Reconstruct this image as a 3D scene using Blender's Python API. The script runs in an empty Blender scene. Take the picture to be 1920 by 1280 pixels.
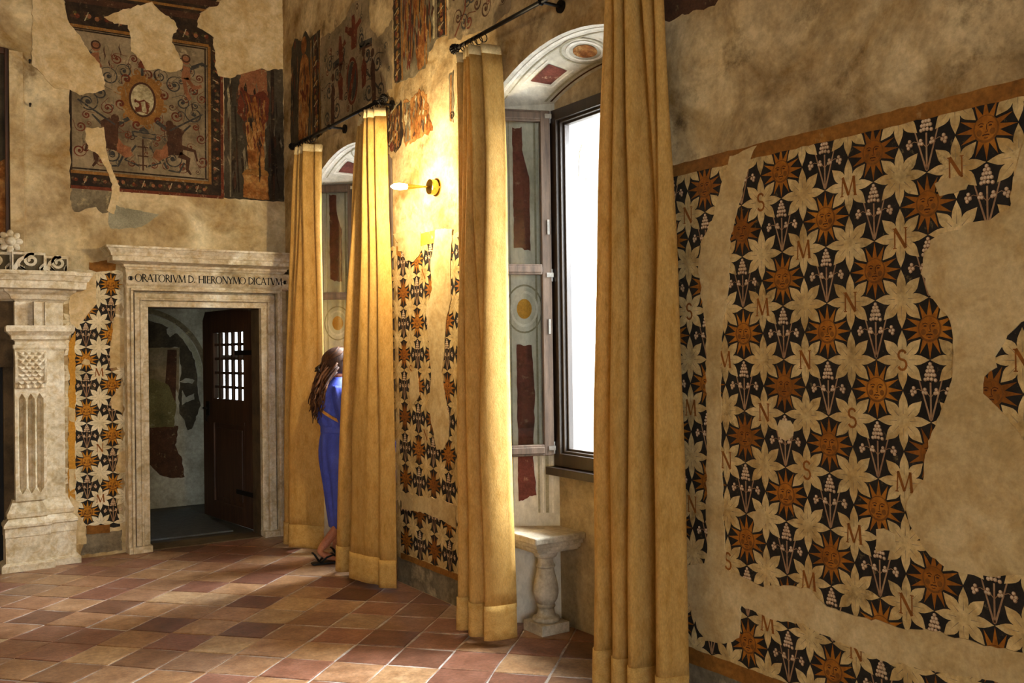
import bpy, bmesh, math, random
from math import sin, cos, pi, radians, sqrt, exp
from mathutils import Vector, Matrix, geometry, noise

random.seed(7)
SC = bpy.context.scene
COL = SC.collection

# ------------------------------------------------------------------ camera
F_PX, YAW, PITCH, ROLL, EYE = 1768.5, .58247, .00802, -.01355, 1.5
fwd = Vector((sin(YAW)*cos(PITCH), cos(YAW)*cos(PITCH), sin(PITCH)))
rgt = Vector((cos(YAW), -sin(YAW), 0)); upv = rgt.cross(fwd)
r2 = rgt*cos(ROLL)+upv*sin(ROLL); u2 = upv*cos(ROLL)-rgt*sin(ROLL)
cam = bpy.data.cameras.new('camera'); cam.sensor_width = 36; cam.lens = F_PX*36/1920; cam.clip_start = .05
camo = bpy.data.objects.new('camera', cam); COL.objects.link(camo); SC.camera = camo
camo.matrix_world = Matrix(((r2.x, u2.x, -fwd.x, 0), (r2.y, u2.y, -fwd.y, 0), (r2.z, u2.z, -fwd.z, EYE), (0, 0, 0, 1)))

# ------------------------------------------------------------------ world, daylight, exposure
wd = bpy.data.worlds.new('sky'); SC.world = wd; wd.use_nodes = True
bg = wd.node_tree.nodes['Background']; bg.inputs[0].default_value = (.86, .93, 1, 1); bg.inputs[1].default_value = 8.0
def area(name, loc, rot, sx, sy, watts, col):
    l = bpy.data.lights.new(name, 'AREA'); l.shape = 'RECTANGLE'; l.size = sx; l.size_y = sy; l.energy = watts; l.color = col
    o = bpy.data.objects.new(name, l); COL.objects.link(o); o.location = loc; o.rotation_euler = rot; return o
DAY = (.90, .95, 1)
# daylight falling in through the two arched windows, the window of the far room and the windows behind the camera
area('daylight_near_window', (5.5, 2.75, 4.1), (0, radians(56), radians(-16)), 3.2, 2.2, 2600, DAY)
area('daylight_far_window', (5.5, 5.75, 4.1), (0, radians(56), radians(-8)), 3.2, 2.2, 2600, DAY)
area('daylight_far_room', (3.1, 9.95, 1.6), (radians(-90), 0, 0), .7, 1.3, 60, DAY)
LAMP = (1, .77, .46)
SCONCE_W = 70
ADDED_LAMP_W = 66
SC.view_settings.view_transform = 'Standard'; SC.view_settings.look = 'None'
SC.view_settings.gamma = 1; SC.view_settings.use_curve_mapping = False
SC.view_settings.exposure = 0.3
SC.cycles.use_denoising = True
SC.cycles.max_bounces = 6; SC.cycles.diffuse_bounces = 4

W, BY, H = 2.755, 7.6, 5.0      # window wall plane, door wall plane, room height

# ------------------------------------------------------------------ material helpers
def lin(h):
    h = h.lstrip('#'); c = [int(h[i:i+2], 16)/255 for i in (0, 2, 4)]
    return [x/12.92 if x <= .04045 else ((x+.055)/1.055)**2.4 for x in c]+[1]
MATS = {}
def mat(name, cols, scale=3, detail=8, rough=.85, bump=.15, bscale=60, metal=0, stretch=(1, 1, 1), spec=.25,
        rnd=None, fine=.25, fscale=90, wear=None, emit=None, trans=0, bdist=.004, rough_n=.62, blotch=None):
    """noise ramp over cols + fine mottling; wear=(colour, threshold, scale) rubs a second colour through"""
    m = bpy.data.materials.new(name); m.use_nodes = True; MATS[name] = m
    nt = m.node_tree; N = nt.nodes; L = nt.links; b = N['Principled BSDF']
    geo = N.new('ShaderNodeNewGeometry'); mp = N.new('ShaderNodeMapping'); mp.inputs['Scale'].default_value = stretch
    L.new(geo.outputs['Position'], mp.inputs['Vector'])
    n1 = N.new('ShaderNodeTexNoise'); n1.inputs['Scale'].default_value = scale; n1.inputs['Detail'].default_value = min(detail, 7)
    n1.inputs['Roughness'].default_value = rough_n
    L.new(mp.outputs[0], n1.inputs['Vector'])
    rp = N.new('ShaderNodeValToRGB'); el = rp.color_ramp.elements
    k = len(cols)
    while len(el) < k: el.new(.5)
    for i, c in enumerate(cols):
        el[i].position = .5 if k == 1 else .30+.40*i/(k-1); el[i].color = lin(c)
    L.new(n1.outputs['Fac'], rp.inputs[0]); out = rp.outputs[0]
    if rnd:
        oi = N.new('ShaderNodeObjectInfo'); r2_ = N.new('ShaderNodeValToRGB'); e2 = r2_.color_ramp.elements
        while len(e2) < len(rnd): e2.new(.5)
        for i, c in enumerate(rnd): e2[i].position = (i+.5)/len(rnd); e2[i].color = lin(c)
        L.new(oi.outputs['Random'], r2_.inputs[0])
        mx = N.new('ShaderNodeMixRGB'); mx.blend_type = 'MULTIPLY'; mx.inputs[0].default_value = 1
        L.new(out, mx.inputs[1]); L.new(r2_.outputs[0], mx.inputs[2]); out = mx.outputs[0]
    if wear:
        nw = N.new('ShaderNodeTexNoise'); nw.inputs['Scale'].default_value = wear[2]; nw.inputs['Detail'].default_value = 7
        nw.inputs['Roughness'].default_value = .7; L.new(geo.outputs['Position'], nw.inputs['Vector'])
        rw = N.new('ShaderNodeValToRGB'); rw.color_ramp.elements[0].position = wear[1]; rw.color_ramp.elements[1].position = wear[1]+.09
        rw.color_ramp.elements[0].color = (0, 0, 0, 1); rw.color_ramp.elements[1].color = (.85, .85, .85, 1)
        L.new(nw.outputs['Fac'], rw.inputs[0])
        mw = N.new('ShaderNodeMixRGB'); L.new(rw.outputs[0], mw.inputs[0]); L.new(out, mw.inputs[1]); mw.inputs[2].default_value = lin(wear[0]); out = mw.outputs[0]
    if fine:
        n2 = N.new('ShaderNodeTexNoise'); n2.inputs['Scale'].default_value = fscale; n2.inputs['Detail'].default_value = 4
        n2.inputs['Roughness'].default_value = .75
        L.new(mp.outputs[0], n2.inputs['Vector'])
        r3 = N.new('ShaderNodeMapRange'); r3.inputs[1].default_value = .3; r3.inputs[2].default_value = .7
        r3.inputs[3].default_value = 1-fine; r3.inputs[4].default_value = 1+fine*.6
        L.new(n2.outputs['Fac'], r3.inputs[0])
        hs = N.new('ShaderNodeHueSaturation'); L.new(out, hs.inputs['Color']); L.new(r3.outputs[0], hs.inputs['Value']); out = hs.outputs[0]
    if blotch:      # broad damp and soot stains
        n4 = N.new('ShaderNodeTexNoise'); n4.inputs['Scale'].default_value = blotch[0]; n4.inputs['Detail'].default_value = 6; n4.inputs['Roughness'].default_value = .68
        n4.inputs['Distortion'].default_value = .6; L.new(geo.outputs['Position'], n4.inputs['Vector'])
        r4 = N.new('ShaderNodeValToRGB'); r4.color_ramp.elements[0].position = .36; r4.color_ramp.elements[1].position = .60
        r4.color_ramp.elements[0].color = lin(blotch[1]); r4.color_ramp.elements[1].color = (1, 1, 1, 1); L.new(n4.outputs['Fac'], r4.inputs[0])
        m4 = N.new('ShaderNodeMixRGB'); m4.blend_type = 'MULTIPLY'; m4.inputs[0].default_value = 1; L.new(out, m4.inputs[1]); L.new(r4.outputs[0], m4.inputs[2]); out = m4.outputs[0]
    L.new(out, b.inputs['Base Color'])
    b.inputs['Roughness'].default_value = rough; b.inputs['Metallic'].default_value = metal
    b.inputs['Specular IOR Level'].default_value = spec
    if bump:
        nb = N.new('ShaderNodeTexNoise'); nb.inputs['Scale'].default_value = bscale; nb.inputs['Detail'].default_value = 5
        nb.inputs['Roughness'].default_value = .65
        L.new(mp.outputs[0], nb.inputs['Vector'])
        bp = N.new('ShaderNodeBump'); bp.inputs['Strength'].default_value = bump; bp.inputs['Distance'].default_value = bdist
        L.new(nb.outputs['Fac'], bp.inputs['Height']); L.new(bp.outputs[0], b.inputs['Normal'])
    if emit: b.inputs['Emission Color'].default_value = lin(emit[0]); b.inputs['Emission Strength'].default_value = emit[1]
    if trans:
        tr = N.new('ShaderNodeBsdfTranslucent'); L.new(out, tr.inputs[0]); ms = N.new('ShaderNodeMixShader'); ms.inputs[0].default_value = trans
        L.new(b.outputs[0], ms.inputs[1]); L.new(tr.outputs[0], ms.inputs[2]); L.new(ms.outputs[0], N['Material Output'].inputs[0])
    return m

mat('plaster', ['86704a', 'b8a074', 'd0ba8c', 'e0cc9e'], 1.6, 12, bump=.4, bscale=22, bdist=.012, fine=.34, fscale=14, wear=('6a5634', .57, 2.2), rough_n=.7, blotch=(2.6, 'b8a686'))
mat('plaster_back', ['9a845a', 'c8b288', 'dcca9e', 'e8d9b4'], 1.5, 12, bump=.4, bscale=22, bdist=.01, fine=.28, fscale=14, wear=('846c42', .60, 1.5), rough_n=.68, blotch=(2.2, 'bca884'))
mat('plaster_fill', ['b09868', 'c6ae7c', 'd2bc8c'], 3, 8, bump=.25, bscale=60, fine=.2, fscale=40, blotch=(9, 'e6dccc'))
mat('plaster_fill_back', ['c2aa7a', 'd8c294', 'e2cea4'], 3, 8, bump=.25, bscale=60, fine=.2, fscale=40, blotch=(8, 'e2d6c0'))
mat('plaster_grey', ['77694e', '958566', 'a8987a', 'bcae90'], 3, 10, bump=.35, bscale=30, fine=.3, fscale=30)
mat('plaster_plinth', ['5a5040', '857860', '6a604c', 'b0a080'], 5, 10, bump=.4, bscale=30, fine=.35, fscale=30)
mat('plaster_white', ['b4b0a8', 'c8c5be', 'd4d2cc'], 3, 10, bump=.35, bscale=30, fine=.2, fscale=30, wear=('8c867a', .68, 7))
mat('reveal_paint', ['a29e8a', 'c4c1b0', 'd8d6c8', 'e6e4da'], 2.5, 10, bump=.2, bscale=30, fine=.22, fscale=30, stretch=(1, 1, .5))
mat('reveal_line', ['c8c4b2', 'f0eee4'], 5, fine=.2)
mat('reveal_maroon', ['4a2822', '6e3c32', '5a3029'], 8, 10, bump=.1, fine=.35, fscale=60, wear=('a58a74', .60, 14))
mat('reveal_dark', ['827d66', '9c977e', 'b0ab94'], 4, 10, bump=.2, fine=.3)
mat('stone', ['a89a7c', 'd0c4a6', 'ddd3ba', 'e8e0ca'], 4.5, 12, rough=.7, bump=.35, bscale=40, fine=.25, fscale=35, wear=('a08c66', .61, 6), blotch=(16, 'dccdb4'))
mat('stone_seat', ['847a66', 'b4ab96', 'd4ccb8'], 6, 12, rough=.6, bump=.3, bscale=40, fine=.3, fscale=40)
mat('stone_joint', ['6a5c42', '85765a'], 20)
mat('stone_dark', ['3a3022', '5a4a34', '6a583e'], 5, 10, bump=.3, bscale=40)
mat('stone_ground', ['4a4230', '63583f'], 8, 10, bump=.2)
mat('paint_dark', ['181512', '221e1a', '2c2620'], 6, 10, rough=.8, bump=.1, fine=.45, fscale=40, wear=('75643f', .615, 26))
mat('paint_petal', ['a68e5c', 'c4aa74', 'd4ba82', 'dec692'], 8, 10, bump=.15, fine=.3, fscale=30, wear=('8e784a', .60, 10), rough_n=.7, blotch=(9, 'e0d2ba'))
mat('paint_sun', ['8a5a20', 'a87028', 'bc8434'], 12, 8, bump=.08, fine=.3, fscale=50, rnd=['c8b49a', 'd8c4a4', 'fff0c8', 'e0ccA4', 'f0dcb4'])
mat('paint_sun_dark', ['6a3e14', '80501c'], 12, 8, bump=.08, fine=.3)
mat('paint_sun_back', ['a06a1c', 'b87c22', 'c48a2a'], 12, 8, bump=.08, fine=.3, fscale=50)
mat('paint_line', ['3a1c0c', '4a2610'], 12)
mat('paint_stem', ['826044', '9c7a58', 'ac8e6a'], 14)
mat('paint_grape', ['b89c78', 'd2b894', 'dec8a6'], 18)
mat('paint_petal_daylit', ['b4a27a', 'd4c49c', 'e2d4b0', 'ece0c2'], 8, 10, bump=.15, fine=.25, fscale=30, wear=('a08c62', .61, 10))  # lighter copy of the petal paint, door wall's daylight put into its colour
mat('paint_letter', ['7a4616', '8c561e'], 14, fine=.3)
mat('paint_ochre', ['6a4218', '845620', '966628'], 5, 10, bump=.1, fine=.3, fscale=40, wear=('a88a58', .62, 8))
mat('paint_ochre_gold', ['a8701c', 'c0882c', 'c89438'], 6, 10, fine=.3, wear=('d8c69a', .60, 9))
mat('tap_field', ['5c4e38', '7a6a4e', '8e7c5e', '9c8a6c'], 4, 10, bump=.12, fine=.3, fscale=40, wear=('a89470', .60, 5))
mat('tap_border', ['1e1610', '2e2216', '40301e'], 6, 10, fine=.45, fscale=40, wear=('6e5a3c', .585, 24))
mat('tap_red', ['4a2212', '602c18', '6e3620'], 10, fine=.4, wear=('9a865e', .575, 26))
mat('tap_blue', ['2a2824', '383530', '4a463c'], 10, fine=.4, wear=('9a865e', .575, 26))
mat('tap_gold', ['6e4a20', '865c28', '966c34'], 10, fine=.4, wear=('9a865e', .575, 26))
mat('tap_flesh', ['704426', '865636', '926240'], 10, fine=.4, wear=('9a865e', .575, 26))
mat('tap_cream', ['7a6c48', 'a89a74', 'c8bb94'], 26, fine=.4, fscale=60)
mat('tap_brown', ['342014', '462c1c', '543622'], 10, fine=.4, wear=('7c6848', .59, 24))
mat('term_ground', ['2a241a', '40382a', '554a38'], 4, 10, fine=.4, fscale=40, wear=('6e604a', .60, 12))
mat('term_orange', ['583010', '7c481a', 'a0703a', 'b48c54'], 7, 10, fine=.45, fscale=30, wear=('b89660', .57, 10), rough_n=.72)
mat('term_grey', ['544a38', '70644c', '84785e'], 5, 10, fine=.4, fscale=30, wear=('ac9a70', .57, 14))
mat('curtain_cloth', ['b48a44', 'c69c56', 'cca45e'], 30, 6, rough=.9, bump=.6, bscale=260, fine=.26, fscale=160, stretch=(1, 1, .35), trans=.18, bdist=.003, spec=.15)
mat('curtain_hem', ['b88e48', 'c8a05a', 'd0a862'], 30, 6, rough=.9, bump=.7, bscale=200, fine=.26, fscale=150, trans=.06, bdist=.003, spec=.15)
mat('curtain_tape', ['d8c088', 'e2cc98'], 40, bump=.3, trans=.15)
mat('iron', ['0a0806', '120e0a'], 20, rough=.55, bump=.1, spec=.18)
mat('tap_leaf', ['30301c', '4c4628', '665832'], 14, fine=.4, wear=('8c784c', .60, 24))
mat('brass', ['b89448', 'd0ac5c'], 20, rough=.22, metal=1, bump=.02)
mat('bulb_glow', ['fff0d0'], emit=('ffe2a8', 60), bump=0, fine=0)
mat('steel', ['c8c8c4', 'dededa'], 20, rough=.3, metal=1, bump=0)
mat('wood_window', ['3c3026', '564638', '6a5848'], 6, 10, rough=.5, bump=.15, bscale=60, stretch=(6, 6, .6), spec=.4)
mat('wood_window_red', ['4a2420', '5e302a'], 6, 10, rough=.5, stretch=(6, 6, .6))
mat('wood_frame', ['1c1510', '2a2018', '362a20'], 6, 10, rough=.4, bump=.15, stretch=(6, 6, .6), spec=.5)
mat('wood_door', ['2c1a0e', '432a18', '583a22'], 5, 10, rough=.5, bump=.2, stretch=(6, 6, .5), spec=.4)
mat('terracotta', ['b8a698', 'e0d6cc', 'ffffff'], 9, 10, rough=.42, bump=.4, bscale=45, bdist=.004, fine=.4, fscale=45, spec=.45,
    rnd=['8c6250', '9c705a', '684438', 'b08c68', 'c0a27a', '96664e', 'b49470', '7e5646', 'bca480', 'a67c5e', '5c382e', 'a88460'], wear=('4e3e34', .66, 22))
mat('grout', ['8a8078', 'a89e96', 'c8c0b8'], 12, 10, rough=.6, bump=.4, bscale=60, fine=.3)
mat('slate', ['34332f', '46443e', '55524a'], 6, 10, rough=.7, bump=.2)
mat('mat_grey', ['4a4d4e', '5a5d5e'], 20, rough=.95, bump=.4, bscale=200)
mat('dress_blue', ['36429c', '4250b4', '4e5ec6'], 8, 6, rough=.65, bump=.15, bscale=300, spec=.35)
mat('skin', ['a8694c', 'b87a5a'], 14, rough=.55, bump=.05)
mat('hair', ['241208', '3a2010', '543016'], 40, 6, rough=.6, bump=.4, bscale=120, stretch=(3, 3, .5), spec=.25)
mat('hair_light', ['4a2a14', '6a4424'], 40, 6, rough=.6, stretch=(3, 3, .5), spec=.25)
mat('leather', ['a8742c', 'b8843a'], 20, rough=.5)
mat('black_rubber', ['0a0a0a', '121212'], 20, rough=.5)
mat('tortoise', ['140c08', '2c1a10'], 40, rough=.25, spec=.6)
mat('eye_white', ['e8e4de'], 5, bump=0, fine=0, rough=.3)
mat('far_olive', ['4e482a', '625a36', '746c46'], 6, fine=.4, wear=('8c8468', .58, 12))
mat('far_wall', ['77705f', '95907f', 'aaa594', 'bcb8a8'], 3, 10, bump=.35, bscale=30, fine=.3, fscale=30)
g = bpy.data.materials.new('window_glass'); g.use_nodes = True; MATS['window_glass'] = g
_n = g.node_tree.nodes; _l = g.node_tree.links
_t = _n.new('ShaderNodeBsdfTransparent'); _t.inputs[0].default_value = (.93, .95, .94, 1)
_g = _n.new('ShaderNodeBsdfGlossy'); _g.inputs['Roughness'].default_value = .02
_f = _n.new('ShaderNodeFresnel'); _f.inputs[0].default_value = 1.45
_m = _n.new('ShaderNodeMixShader'); _l.new(_f.outputs[0], _m.inputs[0]); _l.new(_t.outputs[0], _m.inputs[1]); _l.new(_g.outputs[0], _m.inputs[2])
_l.new(_m.outputs[0], _n['Material Output'].inputs[0])

# ------------------------------------------------------------------ object helpers
WL = {}
def tag(o, label=None, cat=None, group=None, kind=None):
    if label: o['label'] = label
    if cat: o['category'] = cat
    if group: o['group'] = group
    if kind: o['kind'] = kind
    return o
def wloc(o): return WL.get(o.name, Vector((0, 0, 0)))
def empty(name, loc, parent=None):
    o = bpy.data.objects.new(name, None); COL.objects.link(o); o.empty_display_size = .1
    if parent: o.parent = parent; o.location = Vector(loc)-wloc(parent)
    else: o.location = loc
    WL[o.name] = Vector(loc); return o
class MB:
    def __init__(s): s.v = []; s.f = []; s.m = []
    def add(s, vs, fs, mi=0):
        o = len(s.v); s.v += [tuple(v) for v in vs]
        for f in fs: s.f.append([i+o for i in f]); s.m.append(mi)
    def box(s, x0, x1, y0, y1, z0, z1, mi=0, T=None):
        vs = [(x0, y0, z0), (x1, y0, z0), (x1, y1, z0), (x0, y1, z0), (x0, y0, z1), (x1, y0, z1), (x1, y1, z1), (x0, y1, z1)]
        if T: vs = [T(*v) for v in vs]
        s.add(vs, [(0, 3, 2, 1), (4, 5, 6, 7), (0, 1, 5, 4), (1, 2, 6, 5), (2, 3, 7, 6), (3, 0, 4, 7)], mi); return s
    def loft(s, rings, mi=0, cap=True, closed=True):
        n = len(rings[0]); vs = [p for r in rings for p in r]; fs = []
        for i in range(len(rings)-1):
            for j in range(n if closed else n-1):
                k = (j+1) % n; fs.append((i*n+j, i*n+k, (i+1)*n+k, (i+1)*n+j))
        if cap and closed: fs.append(tuple(range(n))[::-1]); fs.append(tuple((len(rings)-1)*n+j for j in range(n)))
        s.add(vs, fs, mi); return s
    def tube(s, pts, r, n=8, mi=0, cap=True):
        pts = [Vector(p) for p in pts]; rings = []
        for i, p in enumerate(pts):
            d = (pts[min(i+1, len(pts)-1)]-pts[max(i-1, 0)]).normalized()
            a = d.cross(Vector((0, 0, 1)) if abs(d.z) < .9 else Vector((1, 0, 0))).normalized(); b = d.cross(a)
            q = r[i] if isinstance(r, (list, tuple)) else r
            rings.append([p+(a*cos(2*pi*k/n)+b*sin(2*pi*k/n))*q for k in range(n)])
        return s.loft(rings, mi, cap)
    def lathe(s, prof, c, n=24, axis='z', mi=0):
        """prof: (radius, height) pairs"""
        rings = []
        for r, h in prof:
            ring = []
            for k in range(n):
                a = 2*pi*k/n
                if axis == 'z': ring.append((c[0]+r*cos(a), c[1]+r*sin(a), c[2]+h))
                elif axis == 'x': ring.append((c[0]+h, c[1]+r*cos(a), c[2]+r*sin(a)))
                else: ring.append((c[0]+r*cos(a), c[1]+h, c[2]+r*sin(a)))
            rings.append(ring)
        return s.loft(rings, mi)
    def torus(s, c, R, r, ax, n=18, k=6, mi=0):
        ax = Vector(ax).normalized(); a = ax.cross(Vector((0, 0, 1)) if abs(ax.z) < .9 else Vector((1, 0, 0))).normalized(); b = ax.cross(a)
        rings = []
        for i in range(n+1):
            d = a*cos(2*pi*i/n)+b*sin(2*pi*i/n)
            rings.append([Vector(c)+d*(R+r*cos(2*pi*j/k))+ax*r*sin(2*pi*j/k) for j in range(k)])
        return s.loft(rings, mi, cap=False)
    def ball(s, c, rx, ry=None, rz=None, n=12, m=8, mi=0):
        ry = ry or rx; rz = rz or rx
        return s.loft([[(c[0]+rx*sin(pi*i/m)*cos(2*pi*j/n), c[1]+ry*sin(pi*i/m)*sin(2*pi*j/n), c[2]-rz*cos(pi*i/m)) for j in range(n)] for i in range(m+1)], mi, cap=False)
    def steps(s, x0, x1, yf, yb, prof, mi=0):
        """moulded block: prof = (z, outset) pairs, returned round the left end, the front and the right end"""
        rings = [[(x0-o, yb, z), (x0-o, yf-o, z), (x1+o, yf-o, z), (x1+o, yb, z)] for z, o in prof]
        return s.loft(rings, mi)
    def build(s, name, mats, parent=None, smooth=False, bevel=0, origin=None, sub=0, solid=0):
        if isinstance(mats, str): mats = [mats]
        o0 = wloc(parent) if parent else Vector(origin or (0, 0, 0))
        me = bpy.data.meshes.new(name); me.from_pydata([(v[0]-o0.x, v[1]-o0.y, v[2]-o0.z) for v in s.v], [], s.f)
        for m in mats: me.materials.append(MATS[m])
        for p, mi in zip(me.polygons, s.m): p.material_index = mi; p.use_smooth = smooth
        bm = bmesh.new(); bm.from_mesh(me); bmesh.ops.remove_doubles(bm, verts=bm.verts, dist=1e-6)
        bmesh.ops.recalc_face_normals(bm, faces=bm.faces); bm.to_mesh(me); bm.free(); me.update()
        o = bpy.data.objects.new(name, me); COL.objects.link(o)
        if parent: o.parent = parent
        else: o.location = o0
        WL[o.name] = o0
        if bevel:
            md = o.modifiers.new('bevel', 'BEVEL'); md.width = bevel; md.segments = 2; md.limit_method = 'ANGLE'; md.angle_limit = radians(40)
        if sub: md = o.modifiers.new('sub', 'SUBSURF'); md.levels = sub; md.render_levels = sub
        if solid: md = o.modifiers.new('thick', 'SOLIDIFY'); md.thickness = solid; md.offset = 0
        return o

# painting on a wall plane: u along the wall (y on the window wall, x on the door wall), v = height, off = paint/plaster relief
def PR(u, v, off): return (W-off, u, v)
def PB(u, v, off): return (u, BY-off, v)
def PL(u, v, off): return (u, v, off)
class Flat:
    def __init__(s, plane=PL, rag=0): s.mb = MB(); s.P = plane; s.rag = rag; s.k = 0
    def poly(s, pts, off=0, mi=0, skirt=0):
        if s.rag: s.k += 1; pts = ragged(pts, s.rag, .012, s.k)
        tris = geometry.tessellate_polygon([[Vector((p[0], p[1], 0)) for p in pts]])
        s.mb.add([s.P(p[0], p[1], off) for p in pts], tris, mi)
        if skirt:
            n = len(pts); s.mb.add([s.P(p[0], p[1], off) for p in pts]+[s.P(p[0], p[1], off-skirt) for p in pts], [(i, (i+1) % n, n+(i+1) % n, n+i) for i in range(n)], mi)
        return s
    def ribbon(s, pts, w, off=0, mi=0, thick=0):
        L = []; R = []; n = len(pts)
        for i in range(n):
            a = pts[max(i-1, 0)]; b = pts[min(i+1, n-1)]; dx, dy = b[0]-a[0], b[1]-a[1]; l = math.hypot(dx, dy) or 1
            q = (w(i/(n-1)) if callable(w) else w)/2
            L.append((pts[i][0]-dy/l*q, pts[i][1]+dx/l*q)); R.append((pts[i][0]+dy/l*q, pts[i][1]-dx/l*q))
        vs = [s.P(*p, off) for p in L]+[s.P(*p, off) for p in R]
        s.mb.add(vs, [(i, i+1, n+i+1, n+i) for i in range(n-1)], mi)
        if thick:
            for side in (L, R):
                s.mb.add([s.P(*p, off) for p in side]+[s.P(*p, off-thick) for p in side], [(i, i+1, n+i+1, n+i) for i in range(n-1)], mi)
        return s
    def disc(s, c, rx, ry=None, off=0, mi=0, n=12, a0=0):
        ry = ry or rx
        s.mb.add([s.P(c[0]+rx*cos(a0+2*pi*k/n), c[1]+ry*sin(a0+2*pi*k/n), off) for k in range(n)], [tuple(range(n))], mi); return s
    def ring(s, c, rx, ry, w, off=0, mi=0, n=24, w2=None):
        w2 = w if w2 is None else w2
        o = [s.P(c[0]+rx*cos(2*pi*k/n), c[1]+ry*sin(2*pi*k/n), off) for k in range(n)]
        i_ = [s.P(c[0]+(rx-w)*cos(2*pi*k/n), c[1]+(ry-w2)*sin(2*pi*k/n), off) for k in range(n)]
        s.mb.add(o+i_, [(k, (k+1) % n, n+(k+1) % n, n+k) for k in range(n)], mi); return s
    def scroll(s, c, r, turns=1.6, a0=0, d=1, w=.012, off=0, mi=0, tail=0, bud=True, n=26):
        """spiral tendril that opens outwards from its bud"""
        pts = []
        for i in range(n+1):
            t = i/n; a = a0+d*turns*2*pi*(1-t); q = r*(.18+.82*t); pts.append((c[0]+q*cos(a), c[1]+q*sin(a)))
        if tail:
            dx, dy = pts[-1][0]-pts[-2][0], pts[-1][1]-pts[-2][1]; l = math.hypot(dx, dy)
            pts.append((pts[-1][0]+dx/l*tail, pts[-1][1]+dy/l*tail))
        s.ribbon(pts, lambda t: w*(.35+.75*sin(pi*min(1, t*1.05))), off, mi)
        if bud: s.disc(c, r*.22, off=off, mi=mi, n=8)
        return s
    def build(s, name, mats, parent=None, **k): return s.mb.build(name, mats, parent, **k)
def ragged(pts, amp=.012, step=.02, seed=0):
    rnd = random.Random(seed); out = []; n = len(pts)
    for i in range(n):
        a = pts[i]; b = pts[(i+1) % n]; l = math.hypot(b[0]-a[0], b[1]-a[1]); k = max(1, int(l/step))
        for j in range(k):
            t = j/k; u = a[0]+(b[0]-a[0])*t; v = a[1]+(b[1]-a[1])*t
            q = Vector((u*28+seed, v*28, seed*1.7)); am = min(amp, l*.4)
            out.append((u+am*(noise.noise(q)+.7*rnd.uniform(-.5, .5)), v+am*(noise.noise(q+Vector((9, 4, 2)))+.7*rnd.uniform(-.5, .5))))
    return out
def inside(p, poly):
    c = False; n = len(poly)
    for i in range(n):
        a = poly[i]; b = poly[i-1]
        if (a[1] > p[1]) != (b[1] > p[1]) and p[0] < (b[0]-a[0])*(p[1]-a[1])/(b[1]-a[1])+a[0]: c = not c
    return c
def copy_flat(proto, parent, loc, rot, scale=1):
    o = proto.copy(); COL.objects.link(o); o.parent = parent; o.location = Vector(loc)-wloc(parent); o.rotation_euler = rot; o.scale = (scale,)*3; return o
ROT_R = (radians(90), 0, radians(-90)); ROT_B = (radians(90), 0, 0)

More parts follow.
